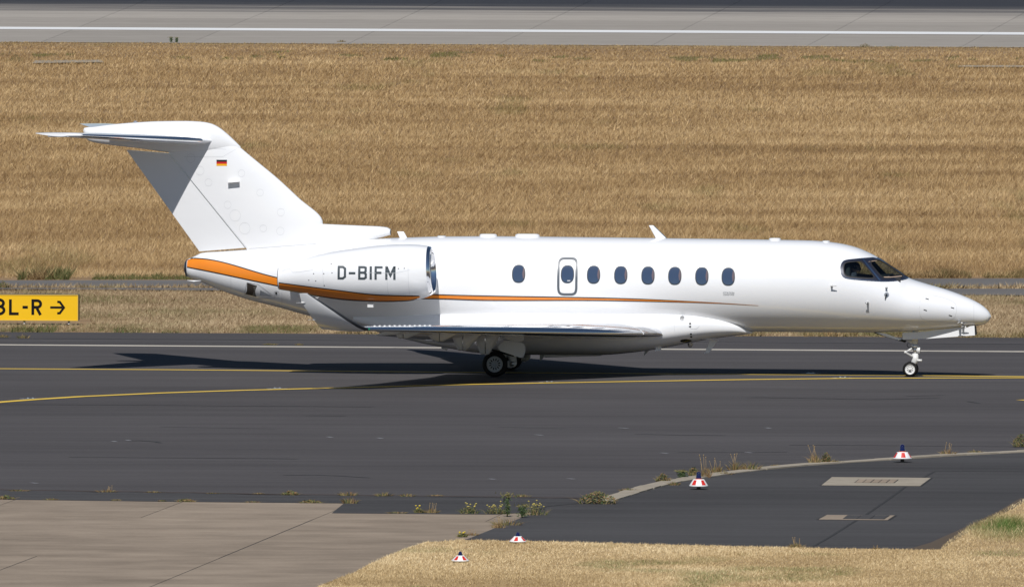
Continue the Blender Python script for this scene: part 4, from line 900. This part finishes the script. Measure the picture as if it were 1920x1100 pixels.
# ---- grass
def vnoise(x, y, seed=0):                                      # smooth value noise on arrays
    r = np.random.default_rng(seed); T = r.random((256, 256)); xi, yi = np.floor(x).astype(int), np.floor(y).astype(int); fx, fy = x - xi, y - yi
    fx, fy = fx * fx * (3 - 2 * fx), fy * fy * (3 - 2 * fy); g = lambda a, c: T[a % 256, c % 256]
    return (g(xi, yi) * (1 - fx) + g(xi + 1, yi) * fx) * (1 - fy) + (g(xi, yi + 1) * (1 - fx) + g(xi + 1, yi + 1) * fx) * fy
def fbm(x, y, seed=0): return .55 * vnoise(x, y, seed) + .28 * vnoise(x * 2.1, y * 2.1, seed + 1) + .17 * vnoise(x * 4.3, y * 4.3, seed + 2)
FW, RT, UP, EY = (np.array(q) for q in (fw, rt, up, EYE))
def Gn(px, py):
    d = FW * FPX + RT * (px - 960)[:, None] - UP * (py - 550)[:, None]; t = (-CAM_H) / d[:, 2]; return EY + d * t[:, None]
def grassmat(name, dark, mid, light, green, g_amt):
    mt = mat(name, mid, .8, 0, 0, .15); k = N(mt)
    at = k.n('ShaderNodeAttribute', attribute_name='tint').outputs['Fac']; gr = k.n('ShaderNodeAttribute', attribute_name='green').outputs['Fac']
    c = k.ramp(at, [(.0, dark), (.5, mid), (1.0, light)]); k.color(k.mix(c, green, gr)); return mt
def grass(name, px, py, hgt, wid, mt, label, seed, lean=(.35, -.05), band=(.03, .10, .5), dens_cut=None, green=None, z0=0.0):
    r = np.random.default_rng(seed); p = Gn(px, py); n = len(p)
    big = fbm(p[:, 0] * band[0], p[:, 1] * band[1], seed); fine = fbm(p[:, 0] * .55, p[:, 1] * .55, seed + 5)
    if dens_cut is not None:
        keep = dens_cut(px, py, p, r); p, big, fine, px, py = p[keep], big[keep], fine[keep], px[keep], py[keep]; n = len(p)
    h = hgt(px, py, p) * (.40 + 1.1 * r.random(n) ** 1.5) * (.55 + .9 * fine); wd = wid(px, py) * (.5 + 1.0 * r.random(n) ** 2)
    az = r.random(n) * np.pi; dx, dy = np.cos(az) * wd / 2, np.sin(az) * wd / 2
    lx = (lean[0] + .62 * r.normal(size=n)) * h; ly = (lean[1] + .42 * r.normal(size=n)) * h
    v = np.empty((n, 3, 3)); v[:, 0] = np.c_[p[:, 0] - dx, p[:, 1] - dy, np.full(n, z0)]; v[:, 1] = np.c_[p[:, 0] + dx, p[:, 1] + dy, np.full(n, z0)]; v[:, 2] = np.c_[p[:, 0] + lx, p[:, 1] + ly, z0 + h]
    me = bpy.data.meshes.new(name); me.vertices.add(n * 3); me.vertices.foreach_set('co', v.ravel()); me.loops.add(n * 3); me.loops.foreach_set('vertex_index', np.arange(n * 3, dtype=np.int32))
    me.polygons.add(n); me.polygons.foreach_set('loop_start', np.arange(0, n * 3, 3, dtype=np.int32))
    try: me.polygons.foreach_set('loop_total', np.full(n, 3, dtype=np.int32))
    except Exception: pass
    wide = fbm(p[:, 0] * .012, p[:, 1] * .20, seed + 9)
    tint = np.clip(.5 + band[2] * (big - .5) * 2 + .45 * (wide - .5) + .40 * (fine - .5) + .27 * r.normal(size=n), 0, 1)
    gg = np.clip(green(px, py, p, r) if green is not None else np.zeros(n), 0, 1)
    for nm, a in (('tint', tint), ('green', gg)):
        at = me.attributes.new(nm, 'FLOAT', 'FACE'); at.data.foreach_set('value', a.astype(np.float32))
    me.materials.append(mt); me.update(); me.validate()
    o = bpy.data.objects.new(name, me); COL.objects.link(o); return tag(o, label, 'grass', None, 'stuff')
def band_px(n, top, bot, x0=-330, x1=2250, seed=1, bias=1.0):
    r = np.random.default_rng(seed); px = r.uniform(x0, x1, n); t = r.random(n) ** bias; a, c = top(px), bot(px); return px, a + (c - a) * t
M_DRY = grassmat('dry_grass_blades', (.235, .150, .072), (.41, .270, .124), (.63, .46, .25), (.11, .125, .035), 1)
M_MOW = grassmat('mown_grass_blades', (.23, .165, .095), (.38, .285, .17), (.56, .44, .28), (.115, .125, .04), 1)
M_NEAR = grassmat('near_grass_blades', (.38, .275, .14), (.64, .485, .265), (.82, .67, .42), (.09, .15, .035), 1)
px, py = band_px(1250000, rwy_edge, line(521.5, 519.5), seed=3)
def far_h(px, py, p):
    t = np.clip((py - rwy_edge(px)) / 40, 0, 1); return (.05 + .10 * t)
grass('dry_grass', px, py, far_h, lambda px, py: .013 + .020 * (520 - py) / 430, M_DRY, 'tall dry straw-coloured meadow grass between the runway and the service road', 21, (.22, -.05), (.085, .17, .42),
      green=lambda px, py, p, r: np.clip((fbm(p[:, 0] * .30, p[:, 1] * .06, 77) - .69) * 5, 0, .45) * (py > 95) * (r.random(len(px)) < .6) + (np.abs(py - rwy_edge(px) - 24 - 4 * np.sin(px * .02)) < 5) * (fbm(p[:, 0] * .9, p[:, 1] * .12, 78) > .60) * .8 + .45 * (py - rwy_edge(px) < 8) * fbm(p[:, 0] * .4, p[:, 1] * .1, 79))
px, py = band_px(200000, line(543, 555.5), grass_edge, seed=4); kk = ~((px < 170) & (py > 598) & (py < 609.5)); px, py = px[kk], py[kk]
grass('mown_grass', px, py, lambda px, py, p: np.full(len(px), .075), lambda px, py: np.full(len(px), .018), M_MOW, 'mown dry grass strip between the service road and the taxiway edge', 31, (.1, -.05), (.10, .22, .45),
      green=lambda px, py, p, r: np.clip((fbm(p[:, 0] * .22, p[:, 1] * .14, 41) - .50) * 3.2, 0, .75) * (r.random(len(px)) < .75) + (grass_edge(px) - py < 14) * np.clip((fbm(p[:, 0] * .5, p[:, 1] * .2, 43) - .42) * 4, 0, .8))
px, py = band_px(9000, line(538.3, 537.6), line(539.9, 541.8), seed=5)
grass('road_grass', px, py, lambda px, py, p: np.full(len(px), .12), lambda px, py: np.full(len(px), .03), M_MOW, 'thin line of dry grass between the two service road lanes', 33, green=lambda px, py, p, r: np.clip((fbm(p[:, 0] * .3, p[:, 1] * .2, 45) - .5) * 3, 0, .7))
# near foreground lawn
NEAR_E = [(300, 1300), (600, 1100), (660, 1077), (700, 1055), (730, 1042), (760, 1029), (800, 1017.5), (870, 1013), (1000, 1015.5), (1250, 1022), (1500, 1028), (1700, 1031), (1762, 1031), (1775, 1018), (1795, 1004), (1820, 989), (1870, 964), (1920, 937), (1990, 900), (2120, 850), (2300, 800)]
ex_ = np.array([q[0] for q in NEAR_E], float); ey_ = np.array([q[1] for q in NEAR_E], float)
near = patch('verge_soil', NEAR_E + [(2600, 800), (2600, 1500), (300, 1500)], .016, mat('verge_soil', (.36, .25, .125), 1)); struct(near)
px, py = band_px(330000, lambda x: np.interp(x, ex_, ey_) + 3 * (fbm(x * .05, x * 0, 9) - .5), lambda x: np.full_like(x, 1150.), 560, 2120, 6, 1.0); kk = py < 1140
px, py = px[kk], py[kk]
def gpatch(px, py): return np.clip(1.25 - np.hypot((px - 1895) / 80, (py - 992) / 24), 0, 1)
grass('near_grass', px, py, lambda px, py, p: .034 + .10 * gpatch(px, py), lambda px, py: np.full(len(px), .012), M_NEAR, 'short sun-bleached lawn in the foreground with a green patch at the right', 51, (.12, -.05), (.35, .30, .50), z0=.016,
      green=lambda px, py, p, r: gpatch(px, py) * (r.random(len(px)) < .85) + np.clip((fbm(p[:, 0] * .55, p[:, 1] * .35, 61) - .60) * 4, 0, .65) * (r.random(len(px)) < .7))
# bare brown soil along the pad edge
dirt = patch('dirt_edge', [(1700, 1031.5), (1745, 1018), (1765, 1009), (1790, 998), (1820, 984), (1870, 960), (1915, 934), (1925, 940), (1870, 970), (1825, 994), (1795, 1011), (1765, 1031)], .0185, mat('dark_litter', (.085, .06, .038), 1)); struct(dirt)

# ---- weeds
GREENW = mat('weed_green', (.085, .105, .030), .8); STRAW = mat('weed_straw', (.33, .23, .11), .85); RUSTW = mat('weed_rust', (.22, .125, .055), .85); YFLOW = mat('flower_yellow', (.62, .46, .04), .7); DGREEN = mat('weed_dark_green', (.045, .075, .022), .8); OLIVE = mat('weed_olive', (.17, .15, .05), .85); PALEF = mat('flower_pale', (.46, .38, .10), .7)
def weed(kind, px, py, hp, wp, label, z=.012, group='weeds growing from the pavement joints'):
    g = G(px, py); s = 1 / (FPX / (g - EYE).length); H_, W_ = hp * s, wp * s; r = random.Random(int(px * 7 + py * 3))
    stf = lambda o: tag(o, kind='stuff')
    root = empty({'tuft': 'grass_tuft', 'flower': 'flowering_weed', 'stalk': 'grass_tuft', 'bush': 'leafy_weed', 'tall': 'tall_weed'}[kind], (g.x, g.y, z)); tag(root, label, 'weed', group)
    def blades(n, mats, hmin, hmax, wd, curl=.3, mi=None):
        b = MB()
        for i in range(int(n * 1.6)):
            t = r.gauss(0, .38); d = r.gauss(0, .18); x, y = max(-.5, min(.5, t)) * W_, d * W_ * .8; h = H_ * r.uniform(hmin, hmax) * (1 - 1.1 * min(.5, abs(t)) ** 1.5); lx = t * W_ * .5 + r.gauss(0, curl) * h; ly = r.gauss(0, curl) * h
            a = r.random() * 3.14; cx, cy = math.cos(a) * wd, math.sin(a) * wd; m0 = Vector((x + lx * .35, y + ly * .35, h * .6))
            b.add([(x - cx, y - cy, 0), (x + cx, y + cy, 0), m0 + Vector((cx * .8, cy * .8, 0)), m0 - Vector((cx * .8, cy * .8, 0)), (x + lx, y + ly, h)], [(0, 1, 2, 3), (3, 2, 4)], r.randrange(len(mats)) if mi is None else mi)
        return b
    def leaves(n, mats, lo, hi, sz):
        b = MB()
        for i in range(n):
            t, d = r.gauss(0, .30), r.gauss(0, .16); p = Vector((max(-.5, min(.5, t)) * W_, d * W_, H_ * r.uniform(lo, hi) * (1 - abs(t)))); a = Vector((r.gauss(0, 1), r.gauss(0, 1), r.gauss(.3, .7))).normalized() * sz * r.uniform(.6, 1.4); c = a.orthogonal().normalized() * sz * .4
            b.add([p - a, p + c, p + a, p - c], [(0, 1, 2, 3)], r.randrange(len(mats)))
        return b
    def heads(n, m_, lo, hi, sz):
        for i in range(n):
            t = r.uniform(-.48, .48); hh = H_ * r.uniform(lo, hi); b = MB(); x, y = t * W_, r.gauss(0, .1) * W_
            b.tube([(x * .5, y * .5, 0), (x * .8, y * .8, hh * .6), (x, y, hh)], .0035, 4, 1); b.lathe([(-sz * .5, 0), (-sz * .25, sz * .8), (sz * .25, sz), (sz * .6, sz * .5), (sz * .7, 0)], (x, y, hh), 'z', 8); b.build('flower_head', [m_, OLIVE], root)
    if kind == 'tuft': stf(blades(80, [STRAW, RUSTW, OLIVE, OLIVE], .25, 1, .006, .4).build('blades', [STRAW, RUSTW, OLIVE, GREENW], root, False))
    if kind == 'stalk':
        stf(blades(60, [STRAW, OLIVE, RUSTW], .2, .55, .006).build('blades', [STRAW, OLIVE, RUSTW], root, False))
        for i in range(4):
            b = MB(); x = r.uniform(-.3, .3) * W_; t = Vector((x + r.uniform(-.25, .2) * H_, 0, H_ * r.uniform(.7, 1))); b.tube([(x, 0, 0), (x * 1.1 + (t.x - x) * .4, 0, t.z * .55), t], [.006, .005, .003], 4); b.tube([t * .92 + Vector((x, 0, 0)) * .08, t], [.012, .004], 5); b.build('stem', STRAW, root)
    if kind == 'bush': stf(leaves(int(60 + wp * hp * .35), [GREENW, OLIVE, RUSTW, OLIVE], .03, 1, .026).build('leaves', [GREENW, OLIVE, RUSTW, DGREEN], root, False)); stf(blades(40, [OLIVE, STRAW], .4, 1, .005).build('stems', [OLIVE, STRAW], root, False))
    if kind == 'flower': stf(blades(55, [GREENW, OLIVE, DGREEN, STRAW], .2, .75, .005, .35).build('stems', [GREENW, OLIVE, DGREEN, STRAW], root, False)); stf(leaves(110, [GREENW, OLIVE], .02, .65, .020).build('leaves', [GREENW, OLIVE], root, False)); heads(max(5, int(wp / 3)), YFLOW if hp < 18 else PALEF, .5, 1, .020)
    if kind == 'tall':
        b = MB(); b.tube([(0, 0, 0), (.01, 0, H_ * .5), (-.01, 0, H_ * .92)], [.014, .012, .008], 6); b.build('stem', GREENW, root); b = MB()
        for i in range(150):
            f = r.random(); p = Vector((r.gauss(0, .05) * (1.4 if f > .75 else .8), r.gauss(0, .03), H_ * (.1 + .9 * f))); a = Vector((r.gauss(0, 1), r.gauss(0, .6), r.gauss(.6, .6))).normalized() * .04; c = a.orthogonal().normalized() * .009
            b.add([p - a, p + c, p + a, p - c], [(0, 1, 2, 3)], 1 if f > .8 else 0)
        stf(b.build('leaves', [DGREEN, OLIVE], root, False))
for args in (
    ('tuft', 6, 633, 7, 16, 'rust-brown grass tuft on the taxiway verge at the far left, below the yellow sign'), ('tuft', 44, 634.5, 9, 18, 'small dry tuft on the taxiway just right of the rust-brown one, below the yellow sign'),
    ('tuft', 507, 647, 4, 20, 'low reddish tuft on the white edge line, left one under the jet tail'), ('tuft', 561, 647.5, 4, 12, 'low reddish tuft on the white edge line, right one under the jet tail'),
    ('tuft', 36, 921, 4, 30, 'flat green-brown tuft in the left end of the long pavement joint'), ('stalk', 201, 923, 13, 30, 'straw tuft with one upright stalk in the long joint above the concrete apron'), ('tuft', 288, 924, 4, 22, 'low dry tuft in the joint right of the stalked straw tuft'), ('tuft', 400, 926, 3, 18, 'very low sparse tuft in the long joint above the apron'),
    ('tuft', 485, 927, 4, 16, 'small brown tuft in the long joint, left of the bushy olive one'), ('bush', 544, 928.5, 9, 28, 'bushy olive tuft in the long joint above the concrete apron'), ('tuft', 652, 929.5, 10, 28, 'dry grass clump in the joint above the apron corner'), ('tuft', 720, 930.5, 9, 26, 'pale yellow-green grass clump in the joint right of the apron corner'), ('tuft', 764, 931, 7, 22, 'short reddish clump in the joint between two pale clumps'), ('tuft', 817, 930.5, 4, 22, 'flat green tuft in the long joint above the flowering weeds'), ('tuft', 978, 931.5, 6, 26, 'flat straw tuft in the joint right of the tall green weed'),
    ('bush', 10, 936, 7, 32, 'dark green weed clump at the left edge of the concrete apron'), ('tuft', 95, 937.5, 4, 22, 'small dry tuft on the upper apron edge, second from the left'), ('tuft', 218, 938.5, 3, 14, 'tiny tuft on the upper apron edge'), ('tuft', 304, 940, 3, 12, 'tiny green tuft just left of the apron slab joint'), ('bush', 349, 941, 6, 30, 'green-brown clump at the top of the short slab joint'), ('tuft', 474, 942, 3, 20, 'thin dry tuft on the upper apron edge in the middle'), ('bush', 583, 943, 6, 36, 'wide low green clump near the right end of the upper apron edge'), ('tuft', 656, 944, 15, 24, 'tall brown tuft at the corner where the apron steps back'),
    ('tuft', 745, 962.5, 4, 30, 'low straw fringe on the lower apron edge'), ('flower', 785, 962, 15, 14, 'small green weed with yellow buds at the lower apron edge, leftmost flowering one'), ('stalk', 808, 962, 20, 24, 'dry branching weed beside the small budding weed'), ('flower', 880, 963, 21, 30, 'yellow flowering weed at the lower apron edge, left of the tall green weed'), ('flower', 929, 963.5, 23, 34, 'yellow flowering weed close to the left of the tall green weed'),
    ('tall', 951, 969, 45, 14, 'tall upright green weed rising above the flowering weeds'), ('tall', 979, 971, 25, 10, 'short dark green leafy weed right of the tall upright one'), ('flower', 1004, 966, 28, 40, 'large pale yellow flowering clump at the corner of the dark asphalt'), ('tuft', 951, 985, 16, 46, 'dry orange grass clump at the foot of the tall green weed'), ('stalk', 934, 990, 22, 20, 'dry stalked weed at the left end of the orange clump'), ('flower', 867, 1007, 13, 16, 'compact bush with bright yellow flowers near the foreground lawn'), ('stalk', 885, 1004, 12, 20, 'dry weed right beside the bright yellow flowering bush'),
    ('bush', 1120, 945, 25, 64, 'wide rust and green weed clump at the left end of the kerb'), ('tuft', 1178, 921.5, 8, 28, 'flat straw tuft behind the wide kerb stones'), ('bush', 1243, 904, 17, 24, 'grey-green weed behind the kerb left of the taller blue light'), ('tuft', 1263, 910, 9, 18, 'small dry tuft in front of the kerb left of the taller blue light'), ('tall', 1278, 897, 15, 6, 'thin upright green weed on the kerb left of the taller blue light'), ('bush', 1300, 892, 18, 16, 'brown weed directly behind the taller blue light'), ('stalk', 1320, 896, 44, 22, 'straw clump with tall stalks right of the taller blue light'), ('stalk', 1342, 886, 30, 26, 'round dry clump with one leaning stalk on the kerb'), ('tuft', 1356, 890, 7, 30, 'low dry tuft on the kerb between two stalked clumps'), ('stalk', 1379, 882, 36, 24, 'green-based clump with two tall stalks on the kerb'), ('tuft', 1407, 882, 20, 30, 'spiky orange-brown clump on the kerb, rightmost of the clustered ones'), ('tuft', 1455, 874, 4, 14, 'tiny tuft on the kerb right of the clustered weeds'),
    ('stalk', 1527, 870, 42, 18, 'tall thin straw stalks on the kerb left of the striped light'), ('bush', 1549, 869, 22, 16, 'brown feathery weed beside the tall thin stalks'), ('tuft', 1565, 868, 6, 24, 'low rusty tuft on the kerb right of the feathery weed'), ('stalk', 1778, 854, 27, 22, 'straw tuft on the kerb right of the striped light with the red middle panel'), ('tuft', 1828, 851, 9, 20, 'small olive tuft on the kerb near the right edge'), ('bush', 1914, 838, 26, 26, 'brown branching weed at the right edge of the picture'), ('stalk', 1494, 1027.5, 22, 24, 'thin dry stalks at the edge of the foreground lawn'), ('stalk', 1642, 1030, 8, 12, 'short dry stalk at the lawn edge right of centre'),
    ('tall', 321, 80, 11, 5, 'taller green weed at the runway edge upper left'), ('tall', 331, 80, 10, 4, 'shorter green weed right beside the taller one at the runway edge'), ('bush', 1622, 88, 7, 16, 'dark green bush at the runway edge upper right'), ('bush', 1672, 91.5, 6, 22, 'low green bush just below the runway edge upper right'), ('flower', 528, 110, 9, 18, 'bright pale green bush in the dry meadow upper left'), ('bush', 28, 117, 15, 30, 'dark green bush in the meadow at the upper left corner'), ('bush', 1789, 130, 12, 20, 'green bush in the meadow left of the grey slab upper right'), ('bush', 5, 540, 14, 22, 'dark bush on the service road at the left edge'), ('tuft', 640, 79.5, 6, 12, 'green weed at the runway edge near the middle')):
    weed(*args, z=(.012 if args[2] > 600 else .0))
# grey slabs lying in the meadow
for pts in ([(60, 121.5), (195, 120), (190, 115.5), (66, 116.5)], [(1795, 128.5), (2000, 129), (2000, 126), (1800, 125.5)]):
    o = patch('meadow_slab', pts, .075, KERBM); struct(o)
# weeds along the service road verge, too many to tell apart
def verge(name, n, ytop, ybot, h, label, seed, xs):
    r = np.random.default_rng(seed); px = r.uniform(*xs, n); y0, y1 = ytop(px), ybot(px); py = y0 + (y1 - y0) * r.random(n)
    return grass(name, px, py, lambda px, py, p: h * (.15 + 1.6 * np.clip(fbm(p[:, 0] * 1.3, p[:, 1] * .05, seed) - .28, 0, 1)), lambda px, py: np.full(len(px), .03), M_VRG, label, seed, (.1, 0), (.3, .3, .5), lambda px, py, p, r: fbm(p[:, 0] * 1.0, p[:, 1] * .02, seed + 3) + .35 * (r.random(len(px)) - .5) > np.where(px < 420, .36, .46), lambda px, py, p, r: np.where(px < 420, 1.1, .45) * (fbm(p[:, 0] * .9, p[:, 1] * .3, seed + 4) > np.where(px < 420, .30, .42)) * r.random(len(px)) ** .5)
M_VRG = grassmat('verge_weed_leaves', (.12, .075, .035), (.22, .15, .07), (.36, .25, .12), (.085, .105, .036), 1)
verge('verge_weeds', 40000, line(517, 514), line(525, 521), .36, 'dark green and brown weeds along the far edge of the service road', 91, (-300, 2250))
verge('edge_weeds', 12000, lambda x: grass_edge(x) - 5, lambda x: grass_edge(x) + .6, .16, 'low dark weeds along the edge where mown grass meets the taxiway', 95, (-300, 2250))

# ---- direction sign
pa, pb = G(-70, 606), G(147.5, 608.6); sgd = (pb - pa); sgd.z = 0; ssc = (G(90, 608) - EYE).length / FPX
sign = empty('taxiway_sign', G(38, 607.4), math.atan2(sgd.y, sgd.x) * .25); tag(sign, 'yellow taxiway direction sign with black L-R lettering and a right arrow', 'taxiway sign')
SY = mat('sign_yellow', (.83, .50, .008), .35, 0, .3); SB = mat('sign_black', (.008, .008, .010), .7, spec=.1); SE = mat('sign_edge', (.62, .42, .06), .5); SK = mat('sign_casing', (.10, .09, .08), .6)
ux = lambda px: (px - 38) * ssc; uz = lambda py: (607.4 - py) * ssc
x0, x1, z0, z1 = ux(-95), ux(146.6), uz(600.6), uz(552.2)
b = MB(); b.box(((x0 + x1) / 2, .25, (z0 + z1) / 2), (x1 - x0, .50, z1 - z0)); o = b.build('casing', SK, sign, False); bv = o.modifiers.new('round', 'BEVEL'); bv.width = .01  # casing deepened beyond a usual sign to lengthen its shadow on the ground
b = MB(); b.box(((x0 + x1) / 2, -.004, (z0 + z1) / 2), (x1 - x0 - .03, .008, z1 - z0 - .03)); face = b.build('face', SY, sign, False)
b = MB(); zc = z1 + .004
for c, d in ((((x0 + x1) / 2, -.004, z1 - .006), (x1 - x0, .03, .02)), (((x0 + x1) / 2, -.004, z0 + .006), (x1 - x0, .03, .02)), ((x1 - .006, -.004, (z0 + z1) / 2), (.02, .03, z1 - z0 - .034))): b.box(c, d)
b.build('rim', SE, sign, False)
def sletter(pl, w_=5.3, closed=False, more=()):
    b = MB(); f = lambda k: (lambda u, v: (u, -.011 - .002 * k, v))
    for k, q in enumerate([pl, *more]): ribbon([(ux(x), uz(y)) for x, y in q], w_ * ssc, f(k), b, step=9, closed=closed and k == 0)
    return b.build('letter', SB, face, False)
arc = lambda cx, cy, rx_, ry_, a0, a1, n=12: [(cx + rx_ * math.cos(a0 + (a1 - a0) * i / n), cy + ry_ * math.sin(a0 + (a1 - a0) * i / n)) for i in range(n + 1)]
sletter(arc(-1.5, 568.3, 8, 6.4, -2.7, 1.45) , more=[arc(-1.5, 581.3, 9, 7.0, -1.5, 2.7)])
sletter([(19.4, 561), (19.4, 588), (35, 588)]); sletter([(42.2, 575.7), (52.3, 575.7)])
sletter([(61.6, 590), (61.6, 563.2), (70, 563.2)] + arc(70, 569.4, 6.4, 6.2, -1.57, 1.57, 8) + [(63.7, 575.6)], more=[[(69.5, 577.6), (76, 590)]])
sletter([(94.3, 575.8), (117, 575.8)], 4.2, more=[[(107.5, 565.2), (112.3, 565.4), (120, 575.9), (112.3, 586.4), (107.5, 586.6)]])
for px in (-75, 45, 129):
    b = MB(); b.tube([(ux(px), .10, -.02), (ux(px), .10, z0 + .01)], .03, 10); b.box((ux(px), .10, .01), (.16, .16, .02)); b.build('post', STEEL, sign)

# ---- blue taxiway edge lights on striped skirts
BLUEG = mat('blue_glass', (.006, .008, .06), .08, 0, 1.0); SKW = mat('skirt_white', (.80, .80, .80), .45); SKR = mat('skirt_red', (.58, .025, .018), .45); SKO = mat('collar_orange', (.60, .12, .03), .5)
def edge_light(px, py, tall, rot, label, tilt=0.0):
    g = G(px, py); s = (g - EYE).length / FPX; root = empty('taxiway_edge_light', (g.x, g.y, .012), rot); root.rotation_euler = (0, tilt, rot); tag(root, label, 'taxiway light', 'taxiway edge lights')
    rb_, rt_, zb, zt = (17.8 * s, 10.6 * s, 6.5 * s, 18.5 * s) if tall else (16.4 * s, 7.4 * s, 3.2 * s, 12.8 * s)
    b = MB(); b.lathe([(zb + .004, rb_ - .016), (zb - .006, rb_ - .004), (zb, rb_), (zb + .012, rb_), (zt, rt_), (zt + .006, rt_ - .006), (zt + .006, .0)], (0, 0, 0), 'z', 40); b.lathe([(zb + .004, rb_ - .016), (zt - .006, rt_ - .012)], (0, 0, 0), 'z', 40); b.build('skirt', SKW, root)
    for i in range(5):
        a0 = 2 * math.pi * i / 5; rs = []
        for t in np.linspace(.10, .94, 4): rr = rb_ + (rt_ - rb_) * t + .003; z = zb + .012 + (zt - zb - .012) * t; rs.append([(rr * math.cos(a0 + q), rr * math.sin(a0 + q), z) for q in np.linspace(-.26, .26, 7)])
        b = MB(); b.rings(rs, False, False, False); b.build('red_panel', SKR, root)
    if tall:
        b = MB(); b.lathe([(zt, rt_ * .62), (zt + .02, rt_ * .62), (zt + .02, .0)], (0, 0, 0), 'z', 24); b.build('collar', SKO, root)
        r_, h_ = 5.0 * s, 15 * s; prof = [(zt + .015, r_ * 1.12), (zt + .03, r_ * 1.1), (zt + .045, r_), (zt + h_ - r_, r_ * .93)] + [(zt + h_ - r_ + r_ * .95 * math.sin(q), r_ * .93 * math.cos(q)) for q in np.linspace(.2, 1.57, 7)]
    else:
        r_, h_ = 4.7 * s, 8.2 * s; prof = [(zt, r_), (zt + .012, r_), (zt + h_ * .6, r_ * .72)] + [(zt + h_ * .6 + h_ * .4 * math.sin(q), r_ * .72 * math.cos(q)) for q in np.linspace(.2, 1.57, 7)]
    b = MB(); b.lathe(prof, (0, 0, 0), 'z', 24); b.build('blue_globe', BLUEG, root)
    b = MB(); b.tube([(0, 0, -.01), (0, 0, zb + .03)], .04, 12); b.lathe([(0, rb_ * .42), (.012, rb_ * .40), (.012, 0)], (0, 0, 0), 'z', 20); b.build('stem', SK, root)
edge_light(1310, 918, True, -math.pi / 2 + .63, 'taller blue taxiway light with orange collar in front of the kerb clumps')
edge_light(1692, 867, True, -math.pi / 2 + .08, 'blue taxiway light on the kerb under the jet nose with a red middle panel', -.05)
edge_light(971, 1019, False, -math.pi / 2 - .25, 'short blue taxiway light at the far lawn edge below the flowering weeds')
edge_light(863, 1055, False, -math.pi / 2 + .63, 'short blue taxiway light nearest the camera on the foreground lawn')
# ---- inset centreline lights
for px, py, lb in ((57, 747.6, 'flat inset light on the yellow turn line at the far left'), (520, 728.6, 'flat inset light on the yellow turn line below the jet tail'), (1030, 716.8, 'flat inset light on the yellow turn line right of the main wheels'), (1520, 700.6, 'flat inset light on the straight centre line left of the nose wheel'), (1580, 708.3, 'flat inset light on the turn line nearest the nose wheel')):
    g = G(px, py); root = empty('inset_light', (g.x, g.y, .009)); tag(root, lb, 'inset light', 'inset taxiway centre lights')
    b = MB(); b.lathe([(0, .12), (.006, .115), (.012, .08), (.012, 0)], (0, 0, 0), 'z', 24); b.build('light_body', STEEL, root); 
    for s_ in (-1, 1): b = MB(); b.box((s_ * .055, 0, .016), (.04, .05, .009)); b.build('prism_window', mat('inset_lens', (.45, .5, .55), .2, 0, .5) if 'inset_lens' not in bpy.data.materials else bpy.data.materials['inset_lens'], root, False)
    b = MB(); b.lathe([(.0035, .26), (.004, .15)], (0, 0, -.009 + .0015), 'z', 24); b.build('resin_ring', SCUFF, root)
